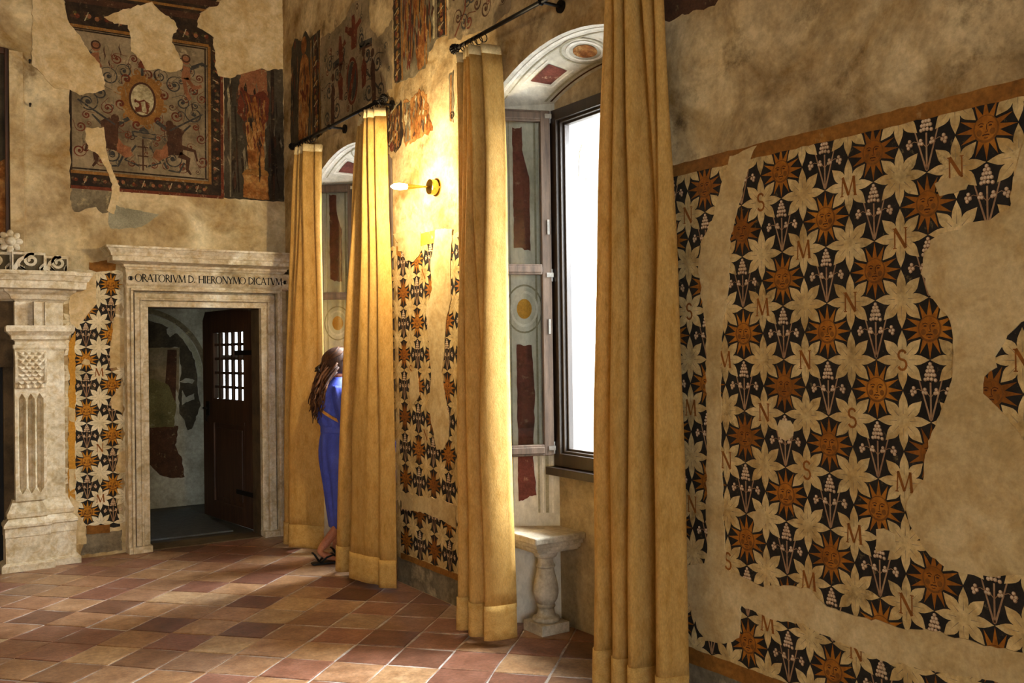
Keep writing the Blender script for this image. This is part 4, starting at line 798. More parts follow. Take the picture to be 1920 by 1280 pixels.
m.build('window_frame', 'wood_window', w3)
m = MB(); m.box(2.80, 3.40, FY+.004, FY+.008, .97, 1.86); m.build('pane', 'window_glass', w3)
AC = (1.98, 1.27); f = Flat(PF)
f.ribbon(arcpts(AC, .66, .66, -4, 110, 24), .05, .003, 0); f.ribbon(arcpts(AC, .60, .60, 0, 110, 24), .05, .0035, 1); f.ribbon(arcpts(AC, .70, .70, -4, 110, 24), .012, .004, 2)
f.poly(ragged([(1.5, 1.55)]+[(AC[0]+.57*cos(radians(a)), AC[1]+.57*sin(radians(a))) for a in range(100, -1, -8)]+[(2.56, 1.10), (2.58, .98), (2.50, .75), (2.46, .74), (2.38, .92), (2.37, 1.1), (2.40, 1.3), (2.37, 1.56)], .012, .03, 5), .0025, 3)
f.poly([(1.5, 1.18), (2.27, 1.18), (2.28, 1.28), (2.37, 1.10), (2.385, 1.56), (1.5, 1.56)], .003, 4)
f.poly([(2.24, 1.15), (2.34, 1.0), (2.36, 1.54), (2.27, 1.54)], .0034, 5); f.poly(ragged([(1.5, .80), (2.32, .78), (2.35, 1.0), (2.27, 1.2), (2.14, 1.26), (1.5, 1.22)], .01, .04, 6), .0036, 6)
f.poly(ragged([(1.5, .50), (2.10, .42), (2.18, .32), (2.32, .27), (2.42, .28), (2.40, .45), (2.34, .60), (2.37, .79), (1.5, .80)], .014, .03, 7), .003, 7)
f.poly(ragged([(2.26, 1.74), (2.29, 1.66), (2.34, 1.70), (2.40, 1.68), (2.42, 1.72), (2.38, 1.76), (2.34, 1.75), (2.32, 1.79)], .01, .02, 8), .005, 2)
f.poly(ragged([(2.38, 1.22), (2.50, 1.20), (2.53, 1.23), (2.45, 1.26)], .008, .02, 9), .005, 2); f.poly(ragged([(2.40, .99), (2.44, 1.02), (2.52, 1.04), (2.52, 1.10), (2.44, 1.07), (2.41, 1.14)], .008, .02, 10), .005, 2)
f.build('faded_painting', ['term_grey', 'reveal_dark', 'far_wall', 'term_ground', 'tap_field', 'tap_brown', 'far_olive', 'tap_brown'], wf)

# ------------------------------------------------------------------ fireplace
fp = empty('fireplace', (0, 7.45, 0)); tag(fp, 'carved pale stone fireplace with fluted console pilaster and heavy mantel', 'fireplace')
YF, YS = 7.385, 7.455                       # front of the pilaster and of the slip behind it
def pilaster(dx, mir):
    X = (lambda a, b: (a+dx, b+dx)) if not mir else (lambda a, b: (dx-b, dx-a))
    m = MB()
    for x0, x1, yf in ((.655, .935, YF+.01), (.80, 1.112, YS)):
        a, b = X(x0, x1)
        m.steps(a, b, yf, BY, [(0, .028), (.045, .028), (.055, .012), (.06, .0), (.235, .0), (.237, .004), (.30, .004), (.305, .012), (.322, .012), (.335, .002), (.36, -.02), (.37, -.012), (.40, -.012), (.43, -.028), (.47, -.044), (.49, -.05)])
    m.build('plinth', 'stone', fp)
    a, b = X(.80, 1.05); m = MB(); m.box(a, b, YS+.045, BY, .48, 1.545); m.build('slip', 'stone', fp, bevel=.004)
    # fluted shaft with pointed flute ends
    a, b = X(.722, .922); cs = [a+(b-a)*q for q in (.22, .50, .78)]; hw = .025; yb = BY; y0 = YF+.045
    lv = [(.48, 0), (.525, 0), (.565, 1), (1.195, 1), (1.235, 0), (1.27, 0)]; rings = []
    for z, w in lv:
        r = [(a, yb, z), (a, y0, z)]
        for c in cs: r += [(c-hw*max(w, .02), y0, z), (c-hw*.4*w, y0+.036*w, z), (c+hw*.4*w, y0+.036*w, z), (c+hw*max(w, .02), y0, z)]
        rings.append(r+[(b, y0, z), (b, yb, z)])
    m = MB(); m.loft(rings); m.build('fluted_shaft', 'stone', fp)
    m = MB(); m.box(a, b, y0-.006, BY, 1.27, 1.305)
    for c in [a+(b-a)*q for q in (.15, .38, .62, .85)]: m.lathe([(.003, 0), (.016, .002), (.009, .028), (.003, .03)], (c, y0-.006, 1.27), 8)
    m.build('gutta_block', 'stone', fp, bevel=.003)
    # scaled console
    prof = lambda t: y0-.012-.035*sin(pi*min(1, t*1.02))**.8
    rings = [[(a+.002, BY, 1.305+.235*t), (a+.002, prof(t), 1.305+.235*t), (b-.002, prof(t), 1.305+.235*t), (b-.002, BY, 1.305+.235*t)] for t in [q/12 for q in range(13)]]
    m = MB(); m.loft(rings); con = m.build('scaled_console', 'stone', fp)
    for xx in (a, b-.016): m = MB(); m.loft([[(xx, BY, z), (xx, y-.008, z), (xx+.016, y-.008, z), (xx+.016, BY, z)] for z, y in [(1.305+.235*q/12, prof(q/12)) for q in range(13)]]); m.build('console_rib', 'stone', con)
    sm = MB(); sm.add([(0, 0, 0)]+[(.0245*cos(pi+pi*k/8), -.003, .030*sin(pi+pi*k/8)) for k in range(9)]+[(0, -.016, -.019)], [(0, k, k+1) for k in range(1, 9)] and [(10, k, k+1) for k in range(1, 9)]+[(10, 9, 0), (10, 0, 1)])
    so = sm.build('scale', 'stone', None); sme = so.data; bpy.data.objects.remove(so)
    for row in range(9):
        z = 1.53-.0255*row; t = (z-.012-1.305)/.235
        n = 4 if row % 2 == 0 else 3
        for q in range(n):
            xx = a+.018+(b-a-.036)*((q+.5)/4 if n == 4 else (q+1)/4); inst('scale', sme, con, (xx, prof(max(0, min(1, t)))-.0015, z), (.35*cos(pi*t), 0, 0))
    # capital, frieze block, and their joints
    m = MB()
    for x0, x1, yf in ((.735, .92, YF+.055), (.84, 1.045, YS+.05)):
        p, q = X(x0, x1); m.steps(p, q, yf, BY, [(1.54, .012), (1.555, .02), (1.575, .02), (1.58, .008), (1.60, .008), (1.612, .02), (1.615, .03), (1.64, .036), (1.665, .06), (1.67, .068), (1.70, .07), (1.712, .062)])
    m.build('capital', 'stone', fp)
    m = MB()
    for x0, x1, yf in ((.725, .925, YF+.05), (.85, 1.045, YS+.045)): p, q = X(x0, x1); m.box(p, q, yf, BY, 1.71, 1.88)
    m.build('frieze_block', 'stone', fp, bevel=.004)
pilaster(0, False); pilaster(.30, True)
MIRX = -.40
m = MB()
for x0, x1, yf in ((.735, .925, YF+.055), (.60, 1.045, YS+.045), (-1.0+.3, 1.04, YS+.06), (MIRX-.28, MIRX-.03, YF+.055)):
    m.steps(x0, x1, yf, BY, [(1.878, .0), (1.89, .012), (1.90, .03), (1.93, .045), (1.95, .075), (1.965, .08), (1.968, .11), (1.97, .135), (2.02, .14), (2.025, .15), (2.06, .168), (2.065, .175), (2.09, .178)])
m.build('mantel_cornice', 'stone', fp)
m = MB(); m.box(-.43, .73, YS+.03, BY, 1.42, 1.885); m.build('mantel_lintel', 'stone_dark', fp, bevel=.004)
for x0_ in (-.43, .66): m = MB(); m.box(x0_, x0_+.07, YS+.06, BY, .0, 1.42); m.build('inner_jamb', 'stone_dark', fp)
m = MB(); m.box(-.36, .66, BY-.03, BY-.002, 0, 1.42); m.build('firebox', 'iron', fp)
m = MB(); m.box(.916, .9185, YF+.043, YF+.052, 1.71, 1.88); m.box(.84, .8425, YS-.07, YS+.05, 1.71, 1.88); m.build('block_joint', 'stone_joint', fp)
# carved frieze blocks standing on the mantel
def scroll_block(x0, x1, z1, yf, label):
    o = empty('carved_block', ((x0+x1)/2, yf, 2.09)); tag(o, label, 'stone block', 'carved blocks on the mantel')
    m = MB(); m.box(x0, x1, yf, BY-.02, 2.091, z1); m.build('block', 'stone_ground', o)
    m = MB(); m.box(x0-.003, x1+.003, yf-.012, BY-.02, z1-.018, z1); m.box(x0-.002, x0+.008, yf-.01, yf+.02, 2.091, z1); m.box(x1-.008, x1+.002, yf-.01, yf+.02, 2.091, z1); m.build('border', 'stone', o)
    f = Flat(lambda u, v, off: (u, yf-off, v)); w = x1-x0; zc = (2.091+z1)/2
    sp = [(x0+w*.58+.047*(.25+.75*t/20)*cos(1.2+4.6*pi*.62*(1-t/20)), zc+.012+.047*(.25+.75*t/20)*sin(1.2+4.6*pi*.62*(1-t/20))) for t in range(21)]
    f.ribbon(sp, .019, .012, 0, .012)
    f.ribbon([(x0+.012, 2.105), (x0+w*.22, zc+.01), (x0+w*.38, zc+.035), sp[-1]], lambda t: .03-.012*t, .012, 0, .012)
    for k in range(4): f.ribbon([(x0+w*.42, 2.098), (x0+w*(.34-.04*k), 2.11+.006*k), (x0+w*(.36-.07*k), 2.125+.008*k)], lambda t: .014*(1-t*.6), .013, 0, .013)
    for k in range(4): f.ribbon([(x1-w*.12, 2.098), (x1-w*(.16-.05*k), 2.12+.006*k), (x1-w*(.10-.025*k), 2.14+.006*k)], lambda t: .014*(1-t*.6), .013, 0, .013)
    f.build('carved_scroll', 'stone', o)
scroll_block(.712, .918, 2.228, YF+.03, 'taller carved scroll block at the middle of the mantel end'); scroll_block(.922, 1.068, 2.208, YF+.04, 'shorter carved scroll block at the right end of the mantel'); scroll_block(.50, .708, 2.226, YF+.075, 'shaded carved scroll block cut by the left picture edge')
ro = empty('stone_rosette', (.705, 7.47, 2.229)); tag(ro, 'round carved stone flower standing on the mantel blocks', 'rosette')
m = MB(); m.ball((.705, 7.44, 2.305), .034, .03, .034, 14, 10); m.build('flower_centre', 'stone', ro, smooth=True)
pm_ = MB(); pm_.ball((0, 0, 0), .024, .014, .034, 10, 8); po = pm_.build('petal', 'stone', None, smooth=True); pme = po.data; bpy.data.objects.remove(po)
for k in range(8): a = 2*pi*k/8; inst('petal', pme, ro, (.705+.048*cos(a), 7.46, 2.305+.048*sin(a)), (0, pi/2-a, 0))
m = MB(); m.lathe([(.004, 0), (.06, .0), (.06, .03), (.004, .03)], (.705, 7.465, 2.305), 20, 'y'); m.box(.685, .725, 7.46, 7.5, 2.2295, 2.26); m.build('backing', 'stone', ro)
# overmantel: dark painting in a plain plaster surround
m = MB(); m.box(.712, .80, BY-.10, BY, 2.24, 3.665); m.box(.80, .806, BY-.014, BY, 2.24, 3.665); o = m.build('trim_1', 'plaster_back', origin=(.76, BY, 2.24), bevel=.01); tag(o, 'plaster surround of the overmantel painting', None, None, 'structure')
pt = empty('overmantel_painting', (.2, 7.55, 2.30)); tag(pt, 'dark painting above the mantel cut by the left picture edge', 'painting')
m = MB(); m.box(-.50, .705, BY-.05, BY-.02, 2.32, 3.64); m.build('canvas', 'term_ground', pt)
m = MB()
for a in ((-.54, -.50, 2.28, 3.68), (.685, .711, 2.28, 3.68), (-.50, .685, 2.28, 2.32), (-.50, .685, 3.64, 3.68)): m.box(a[0], a[1], BY-.08, BY-.002, a[2], a[3])
m.build('picture_frame', 'wood_door', pt, bevel=.005)
f = Flat(lambda u, v, off: (u, BY-.05-off, v)); f.poly([(.4, 2.4), (.69, 2.35), (.69, 2.9), (.55, 2.8)], .002, 0); f.poly([(.3, 2.6), (.6, 2.7), (.5, 3.2), (.35, 3.1)], .002, 1); f.build('painted_figure', ['term_orange', 'tap_blue'], pt)
for z in (3.62, 3.305):
    m = MB(); m.tube([(.855, BY+.002, z), (.85, BY-.05, z+.004)], .006, 8); m.lathe([(.002, -.058), (.009, -.056), (.009, -.05), (.002, -.049)], (.85, BY, z+.004), 10, 'y')
    o = m.build('wall_nail', 'iron', origin=(.855, BY, z)); tag(o, 'upper iron nail in the plaster beside the overmantel' if z > 3.5 else 'lower iron nail in the plaster beside the overmantel', 'nail')

# ------------------------------------------------------------------ windows
def window(n, nd, ang, wid, label):
    c, i = nd['c'], nd['i']; wn = empty('window_%d' % n, (XI, c, SILL)); tag(wn, label, None, None, 'structure')
    z0, z1 = SILL, HEAD; XF = XI-.035
    for nm, y0, y1 in (('frame_post', c+i-.055, c+i), ('frame_post', c-i, c-i+.055)):
        m = MB(); m.box(XF, XI+.05, y0, y1, z0, z1); sy = 1 if y0 < c else -1; yy = y1 if y0 < c else y0
        m.box(XF+.02, XI+.045, min(yy, yy+sy*.016), max(yy, yy+sy*.016), z0, z1); m.box(XF+.04, XI+.04, min(yy, yy+sy*.028), max(yy, yy+sy*.028), z0, z1); m.build(nm, 'wood_frame', wn, bevel=.003)
    for nm, a, b, s in (('frame_head', z1-.06, z1, -1), ('frame_foot', z0, z0+.07, 1)):
        m = MB(); m.box(XF, XI+.05, c-i+.05, c+i-.05, a, b); zz = a if s < 0 else b
        m.box(XF+.02, XI+.045, c-i+.05, c+i-.05, min(zz, zz+s*.014), max(zz, zz+s*.014)); m.box(XF+.04, XI+.04, c-i+.05, c+i-.05, min(zz, zz+s*.026), max(zz, zz+s*.026)); m.build(nm, 'wood_frame', wn, bevel=.003)
    m = MB(); m.box(XI-.085, XI, c-i-.01, c+i+.012, SILL-.045, SILL-.002); m.build('window_board', 'wood_frame', wn, bevel=.004)
    for sg in (1, -1):
        a = radians(180-ang); D = Vector((cos(a), sg*sin(a))); Nn = Vector((-D.y, D.x))*(.5*sg)
        hx, hy = XF-.012, c+sg*(i-.012)
        T = lambda t, q, z: (hx+D.x*t+2*Nn.x*q, hy+D.y*t+2*Nn.y*q, z)
        b0, b1 = z0+.06, z1-.005; zm = 1.93; sw = .055
        cs = MB(); cs.box(0, sw, -.02, .02, b0, b1, 0, T); cas = cs.build('casement', 'wood_window', wn, bevel=.004)
        m = MB(); m.box(wid-sw, wid, -.02, .02, b0, b1, 0, T); m.build('stile', 'wood_window_red' if n == 2 and sg > 0 else 'wood_window', cas, bevel=.004)
        for za, zb in ((b0, b0+.06), (zm-.028, zm+.028), (b1-.06, b1)):
            m = MB(); m.box(sw, wid-sw, -.02, .02, za, zb, 0, T); m.box(sw, wid-sw, -.026, .026, za+.012, zb-.012, 0, T); m.build('rail', 'wood_window', cas, bevel=.003)
        for za, zb in ((b0+.06, zm-.028), (zm+.028, b1-.06)):
            m = MB(); m.box(sw, wid-sw, -.002, .002, za, zb, 0, T); m.build('pane', 'window_glass', cas)
        for z in (b0+.04, 1.90, b1-.03):
            m = MB(); m.lathe([(.003, -.035), (.009, -.033), (.009, .033), (.003, .035)], (hx+.004, hy, z), 10); m.box(-.008, .03, -.024, .024, z-.012, z+.012, 0, T); m.build('hinge', 'steel', cas)
        for z in (1.62, 2.16):
            m = MB(); m.box(.012, .024, -.026, .026, z-.04, z+.04, 0, T); m.build('latch_plate', 'steel', cas)
window(1, n1, 20, .42, 'near window with brown casement folded against the niche')
window(2, n2, 40, .34, 'far window with brown casement folded against the niche')

# ------------------------------------------------------------------ stone window seat on a baluster
for k, nd, lab in ((1, n1, 'white stone window seat on a turned baluster in the near niche'),):
    c = nd['c']; se = empty('window_seat', (2.91, c+.40, 0)); tag(se, lab, 'stone seat')
    y0, y1 = c+.24, c+nd['h']+.0
    def yl(x): return c+nd['h']+(nd['i']-nd['h'])*(x-W)/(XI-W)-.004
    def slab(x0, x1, ya, za, zb, m):
        m.add([(x0, ya, za), (x1, ya, za), (x1, yl(x1), za), (x0, yl(x0), za), (x0, ya, zb), (x1, ya, zb), (x1, yl(x1), zb), (x0, yl(x0), zb)], [(0, 1, 2, 3), (4, 5, 6, 7), (0, 1, 5, 4), (1, 2, 6, 5), (2, 3, 7, 6), (3, 0, 4, 7)])
    m = MB(); slab(2.735, XI-.002, y0, .492, .53, m); m.build('seat_slab', 'stone_seat', se, bevel=.008)
    m = MB(); slab(2.755, XI-.002, y0+.02, .468, .493, m); slab(2.775, XI-.002, y0+.04, .445, .47, m); slab(2.80, XI-.002, y0+.06, .43, .447, m); m.build('seat_moulding', 'stone_seat', se, bevel=.006)
    bx, by = 2.905, c+.395
    m = MB(); m.box(bx-.088, bx+.088, by-.088, by+.088, 0, .055); m.lathe([(.07, .055), (.075, .066), (.07, .078), (.052, .085), (.047, .10), (.043, .125), (.05, .13), (.05, .14), (.044, .145), (.048, .152), (.06, .17), (.068, .20), (.068, .225), (.062, .26), (.052, .30), (.045, .33), (.044, .338), (.052, .343), (.052, .352), (.044, .357), (.041, .375), (.044, .39), (.06, .398), (.064, .41), (.064, .418), (.068, .42), (.068, .432)], (bx, by, 0), 28)
    m.build('baluster', 'stone_seat', se, bevel=.004, smooth=False)
    for p in se.children:
        if p.name.startswith('baluster'):
            for q in p.data.polygons: q.use_smooth = len(q.vertices) == 4 and q.area < .002

# ------------------------------------------------------------------ curtain rods
ROD_X = 2.63
def rod(y0, y1, z, brackets, label):
    o = empty('curtain_rod', (ROD_X, (y0+y1)/2, z)); tag(o, label, 'curtain rod', 'curtain rods above the windows')
    m = MB(); m.tube([(ROD_X, y0, z), (ROD_X, y1, z)], .011, 12); m.build('rod', 'iron', o, smooth=True)
    for y, s in ((y0, -1), (y1, 1)):
        m = MB(); m.lathe([(.011, 0), (.018, s*.004), (.018, s*.012), (.010, s*.016), (.012, s*.022)], (ROD_X, y, z), 12, 'y')
        for a in range(6): m.torus((ROD_X, y+s*.045, z), .026, .0045, (cos(a*pi/6), 0, sin(a*pi/6)), 16, 5)
        m.ball((ROD_X, y+s*.072, z), .008); m.build('finial', 'iron', o)
    for y in brackets:
        m = MB(); m.tube([(ROD_X, y, z), (W, y, z)], .008, 10); m.lathe([(.003, -.012), (.032, -.012), (.032, 0), (.003, 0)], (W-.001, y, z), 18, 'x'); m.torus((ROD_X, y, z), .014, .005, (0, 1, 0), 14, 6); m.build('bracket', 'iron', o)
rod(5.48, 7.03, 3.105, (5.56, 6.33), 'black iron curtain rod with knob ends above the far window')
rod(2.80, 4.49, 3.172, (2.92, 3.70), 'black iron curtain rod with knob ends above the near window')

# ------------------------------------------------------------------ curtains
def crom(P, u):
    k = 0
    while k < len(P)-2 and u > P[k+1][0]: k += 1
    p0 = P[max(k-1, 0)][1]; p1 = P[k][1]; p2 = P[k+1][1]; p3 = P[min(k+2, len(P)-1)][1]; t = (u-P[k][0])/(P[k+1][0]-P[k][0])
    return .5*(2*p1+(p2-p0)*t+(2*p0-5*p1+4*p2-p3)*t*t+(3*p1-p0-3*p2+p3)*t**3)
def curtain(top, bot, ztop, zbot, prof, amp, seed, label, nf=5, x_top=ROD_X, x_bot=ROD_X-.05, hem=.17, turn=0):
    """top/bot = (y at the left end, y at the right end); prof = fold profile at the hem (position, depth), gathered into nf pleats at the tape"""
    rnd = random.Random(seed); o = empty('curtain', (ROD_X-.03, (bot[0]+bot[1])/2, 0)); tag(o, label, 'curtain', 'mustard curtains at the windows')
    NU = 90; NV = 34; ph = [rnd.uniform(-1, 1) for _ in range(12)]
    def pt(u, t, off=0):
        g = 1-t; wd = g**.6
        ya = top[0]+(bot[0]-top[0])*wd; yb = top[1]+(bot[1]-top[1])*wd
        up = u+.02*sin(5*u+ph[0]*3)+.02*sin(11*u+ph[1]*3)
        dt = sin(2*pi*nf*up); dt = math.copysign(abs(dt)**.7, dt)*(.75+.3*sin(7*u+ph[2]*3))
        mixb = min(1, max(0, (g-.02)/.70)); mixb = mixb*mixb*(3-2*mixb)
        us = min(1, max(0, u+.012*sin(4*t+ph[3]*3)*sin(pi*u)*3))
        db = crom(prof, us)
        dd = (dt*.62)*(1-mixb)+db*mixb
        q_ = min(1, max(0, (u-.74)/.26)); dd += turn*q_*q_*(3-2*q_)*(1-mixb)
        y = ya+(yb-ya)*u+.006*sin(6*t+ph[4]*4+5*u)
        x = x_top+(x_bot-x_top)*wd+amp*dd+.010*noise.noise(Vector((u*5, t*4, seed)))
        return (min(x-.004*off, W-.012), y, zbot+(ztop-zbot)*t+.004*sin(9*u+seed))
    def sheet(t0, t1, nv, off): return [[pt(q/NU, t0+(t1-t0)*v/nv, off) for q in range(NU+1)] for v in range(nv+1)]
    th = hem/(ztop-zbot); tt = 1-.055/(ztop-zbot)
    m = MB(); m.loft(sheet(th*.9, tt+.005, NV, 0), 0, cap=False, closed=False); m.build('drape', 'curtain_cloth', o, smooth=True, solid=.004)
    m = MB(); m.loft(sheet(0, th, 5, .9), 0, cap=False, closed=False); m.build('hem', 'curtain_hem', o, smooth=True, solid=.009)
    m = MB(); m.loft(sheet(tt, 1, 2, .5), 0, cap=False, closed=False); m.build('heading_tape', 'curtain_tape', o, smooth=True, solid=.006)
    for k in range(nf+1):
        y = top[0]+(top[1]-top[0])*k/nf; m = MB(); m.torus((ROD_X, y, ztop+.030), .024, .003, (.25*ph[k], 1, 0), 16, 5); m.build('ring', 'iron', o)
    return o
curtain((6.90, 6.66), (7.08, 6.64), 3.055, .035, [(0, .4), (.1, -.7), (.22, -.6), (.3, .6), (.38, -.6), (.50, -.95), (.60, -.75), (.72, -.1), (.86, .5), (1, 1.1)], .09, 21, 'mustard curtain hanging at the left of the far window, behind the woman', turn=1.1)
curtain((5.77, 5.46), (6.04, 5.29), 3.055, .03, [(0, 0), (.07, -.8), (.17, -.7), (.22, .5), (.27, 1.2), (.33, 1.0), (.37, -.5), (.45, -1), (.55, -.9), (.7, -.7), (.8, -.2), (.9, -.35), (1, .3)], .10, 22, 'mustard curtain at the right of the far window, in front of the woman')
curtain((4.47, 4.23), (4.43, 4.01), 3.12, .035, [(0, .6), (.05, -.2), (.1, .5), (.16, -.3), (.22, .4), (.29, -.9), (.36, -.95), (.43, -.45), (.50, -.85), (.62, -.95), (.70, -.35), (.76, -.3), (.84, -.75), (.92, -.5), (.97, 0), (1, .8)], .10, 23, 'mustard curtain left of the near window, beside the stone seat', x_bot=ROD_X-.06, turn=.6)
curtain((3.22, 2.86), (3.29, 2.74), 3.12, .03, [(0, .2), (.06, -.6), (.16, -.9), (.24, .3), (.32, -.8), (.42, -.9), (.48, .3), (.55, -.9), (.64, -.9), (.70, .9), (.77, 1.0), (.84, -.7), (.94, -.9), (1, .3)], .085, 24, 'nearest mustard curtain, right of the near window, beside the sun fresco', x_bot=ROD_X-.03)

# ------------------------------------------------------------------ wall lamp (and unseen ones like it, added to light the room)
def sconce(loc, d, watts, label, soft=.03):
    """d = unit vector out of the wall"""
    d = Vector(d); o = empty('wall_lamp', loc); tag(o, label, 'wall lamp', 'brass wall lamps'); L0 = Vector(loc)
    side = Vector((-d.y, d.x, 0)); up = Vector((0, 0, 1))
    def ringpts(c, r, n=24): return [c+side*r*cos(2*pi*k/n)+up*r*sin(2*pi*k/n) for k in range(n)]
    m = MB(); m.loft([ringpts(L0+d*.001, .055), ringpts(L0+d*.006, .055), ringpts(L0+d*.006, .046), ringpts(L0+d*.05, .046), ringpts(L0+d*.052, .042)]); m.build('wall_plate', 'brass', o, smooth=False)
    A = L0+d*.05; B = L0+d*.205+up*-.012
    m = MB(); m.tube([A, A+(B-A)*.1, B], [.006, .006, .006], 10)
    ax = (B-A).normalized(); s2 = ax.cross(up).normalized(); u3 = s2.cross(ax)
    def cone(r, t): return [A+ax*t+s2*r*cos(2*pi*k/16)+u3*r*sin(2*pi*k/16) for k in range(16)]
    m.loft([cone(.004, .02), cone(.010, .08), cone(.019, .155)], cap=False); m.build('arm', 'brass', o, smooth=True)
    m = MB(); m.loft([cone(.012, .14), cone(.018, .17), cone(.020, .20), cone(.016, .235), cone(.004, .255)]); m.build('bulb', 'bulb_glow', o, smooth=True)
    l = bpy.data.lights.new('lamp_light', 'POINT'); l.energy = watts; l.color = LAMP; l.shadow_soft_size = soft
    lo = bpy.data.objects.new('lamp_light', l); COL.objects.link(lo); lo.parent = o; lo.location = d*.33+up*-.02
    return o
sconce((W, 4.985, 2.48), (-1, 0, 0), SCONCE_W, 'lit brass wall lamp between the two windows')
for y, lab in ((-.5, 'unseen brass lamp added on the opposite wall, nearer the rear of the room'), (3.6, 'unseen brass lamp added on the opposite wall, nearer the fireplace')): sconce((XL, y, 2.6), (1, 0, 0), ADDED_LAMP_W, lab, .15)
sconce((1.6, Y0, 2.6), (0, 1, 0), ADDED_LAMP_W, 'brass lamp added behind the viewer, out of view', .15)

# ------------------------------------------------------------------ the woman looking out of the far window
PO = Vector((2.67, 6.37, 0)); Fd = Vector((.985, -.17, 0)); Sd = Vector((.17, .985, 0))     # facing, and her left
def BP3(f_, s_, z): return tuple(PO+Fd*f_+Sd*s_+Vector((0, 0, z)))
wo = empty('person', tuple(PO)); tag(wo, 'long-haired woman in a blue dress leaning to the far window', 'person')
# body: one skinned figure, arms bent forward to rest on the window board
jv = {'pelvis': (.02, 0, .80, .085), 'spine': (.01, 0, .95, .075), 'chest': (.0, 0, 1.12, .085), 'neck0': (-.005, 0, 1.25, .05), 'neck': (.012, 0, 1.315, .036),
      'hipR': (.02, -.07, .76, .075), 'kneeR': (.06, -.06, .43, .048), 'calfR': (.01, -.06, .27, .042), 'ankR': (-.15, -.06, .085, .028), 'ballR': (-.055, -.065, .036, .026), 'toeR': (.01, -.065, .030, .018),
      'hipL': (.02, .07, .76, .075), 'kneeL': (.07, .06, .43, .05), 'calfL': (.03, .06, .30, .044), 'ankL': (.0, .06, .07, .028), 'ballL': (.10, .065, .03, .026), 'toeL': (.165, .065, .022, .018),
      'shR': (.0, -.15, 1.22, .045), 'elR': (.05, -.185, .99, .034), 'wrR': (.22, -.13, .90, .022), 'shL': (.0, .15, 1.22, .045), 'elL': (.05, .185, .99, .034), 'wrL': (.22, .13, .90, .022)}
ed = [('pelvis', 'spine'), ('spine', 'chest'), ('chest', 'neck0'), ('neck0', 'neck')]
for s in 'RL': ed += [('pelvis', 'hip'+s), ('hip'+s, 'knee'+s), ('knee'+s, 'calf'+s), ('calf'+s, 'ank'+s), ('ank'+s, 'ball'+s), ('ball'+s, 'toe'+s), ('chest', 'sh'+s), ('sh'+s, 'el'+s), ('el'+s, 'wr'+s)]
for s, sg in (('R', -1), ('L', 1)):
    jv['palm'+s] = (.275, sg*.125, .895, .022); ed.append(('wr'+s, 'palm'+s))
    for k, (ds, l) in enumerate(((-.026, .062), (-.009, .072), (.009, .068), (.026, .055))):
        jv['k%d%s' % (k, s)] = (.305, sg*.125+ds, .898, .0095); jv['m%d%s' % (k, s)] = (.305+l*.55, sg*.125+ds*1.15, .897, .0085); jv['t%d%s' % (k, s)] = (.305+l, sg*.125+ds*1.2, .884, .0075)
        ed += [('palm'+s, 'k%d%s' % (k, s)), ('k%d%s' % (k, s), 'm%d%s' % (k, s)), ('m%d%s' % (k, s), 't%d%s' % (k, s))]
    jv['th1'+s] = (.27, sg*.092, .892, .0105); jv['th2'+s] = (.305, sg*.078, .886, .009); ed += [('palm'+s, 'th1'+s), ('th1'+s, 'th2'+s)]
nm = list(jv); me = bpy.data.meshes.new('body'); me.from_pydata([Vector(BP3(*jv[k][:3]))-PO for k in nm], [(nm.index(a), nm.index(b)) for a, b in ed], [])
me.materials.append(MATS['skin']); body = bpy.data.objects.new('body', me); COL.objects.link(body); body.parent = wo; WL[body.name] = PO
body.modifiers.new('skin', 'SKIN'); sk = me.skin_vertices[0].data
for i, k in enumerate(nm): sk[i].radius = (jv[k][3],)*2; sk[i].use_root = (k == 'pelvis')
md = body.modifiers.new('sub', 'SUBSURF'); md.levels = 2; md.render_levels = 2
# head with a face
HC = (.02, 0, 1.405)
def head_pt(th, ph):
    # th: 0 top .. pi bottom, ph: 0 forward
    z = cos(th); r = sin(th); f_ = r*cos(ph); s_ = r*sin(ph)
    fx = .088*f_; sx = .070*s_; zz = .105*z
    if f_ > 0:
        jaw = max(0, -z); sx *= 1-.32*jaw; fx *= 1-.05*jaw
        nose = exp(-((s_/.16)**2))*exp(-(((z+.12)/.20)**2))*max(0, f_); fx += .022*nose
        fx += .006*exp(-((s_/.3)**2))*exp(-(((z+.52)/.10)**2))
        fx -= .010*exp(-(((abs(s_)-.42)/.16)**2))*exp(-(((z-.06)/.10)**2))
        fx += .006*exp(-(((z-.22)/.09)**2))*f_
        fx += .008*exp(-((s_/.35)**2))*exp(-(((z+.85)/.14)**2))
    else: fx *= 1.10
    return BP3(HC[0]+fx, HC[1]+sx, HC[2]+zz)
m = MB(); m.loft([[head_pt(pi*i/22, 2*pi*j/30) for j in range(30)] for i in range(23)], 0, cap=False)
for sg in (-1, 1):
    e = BP3(HC[0]-.004, sg*.072, HC[2]-.008); m.ball(e, .016, .010, .028, 10, 8); 
    e = BP3(HC[0]+.074, sg*.030, HC[2]+.008); m.ball(e, .010, .010, .008, 10, 8, 1); e = BP3(HC[0]+.083, sg*.030, HC[2]+.008); m.ball(e, .0035, .004, .0045, 8, 6, 2)
    m.tube([BP3(HC[0]+.080, sg*.014, HC[2]+.030), BP3(HC[0]+.084, sg*.030, HC[2]+.034), BP3(HC[0]+.076, sg*.046, HC[2]+.029)], .003, 6, 2)
m.tube([BP3(HC[0]+.082, -.022, HC[2]-.052), BP3(HC[0]+.092, 0, HC[2]-.051), BP3(HC[0]+.082, .022, HC[2]-.052)], [.003, .006, .003], 8, 3)
m.build('head', ['skin', 'eye_white', 'tortoise', 'tap_flesh'], wo, smooth=True)
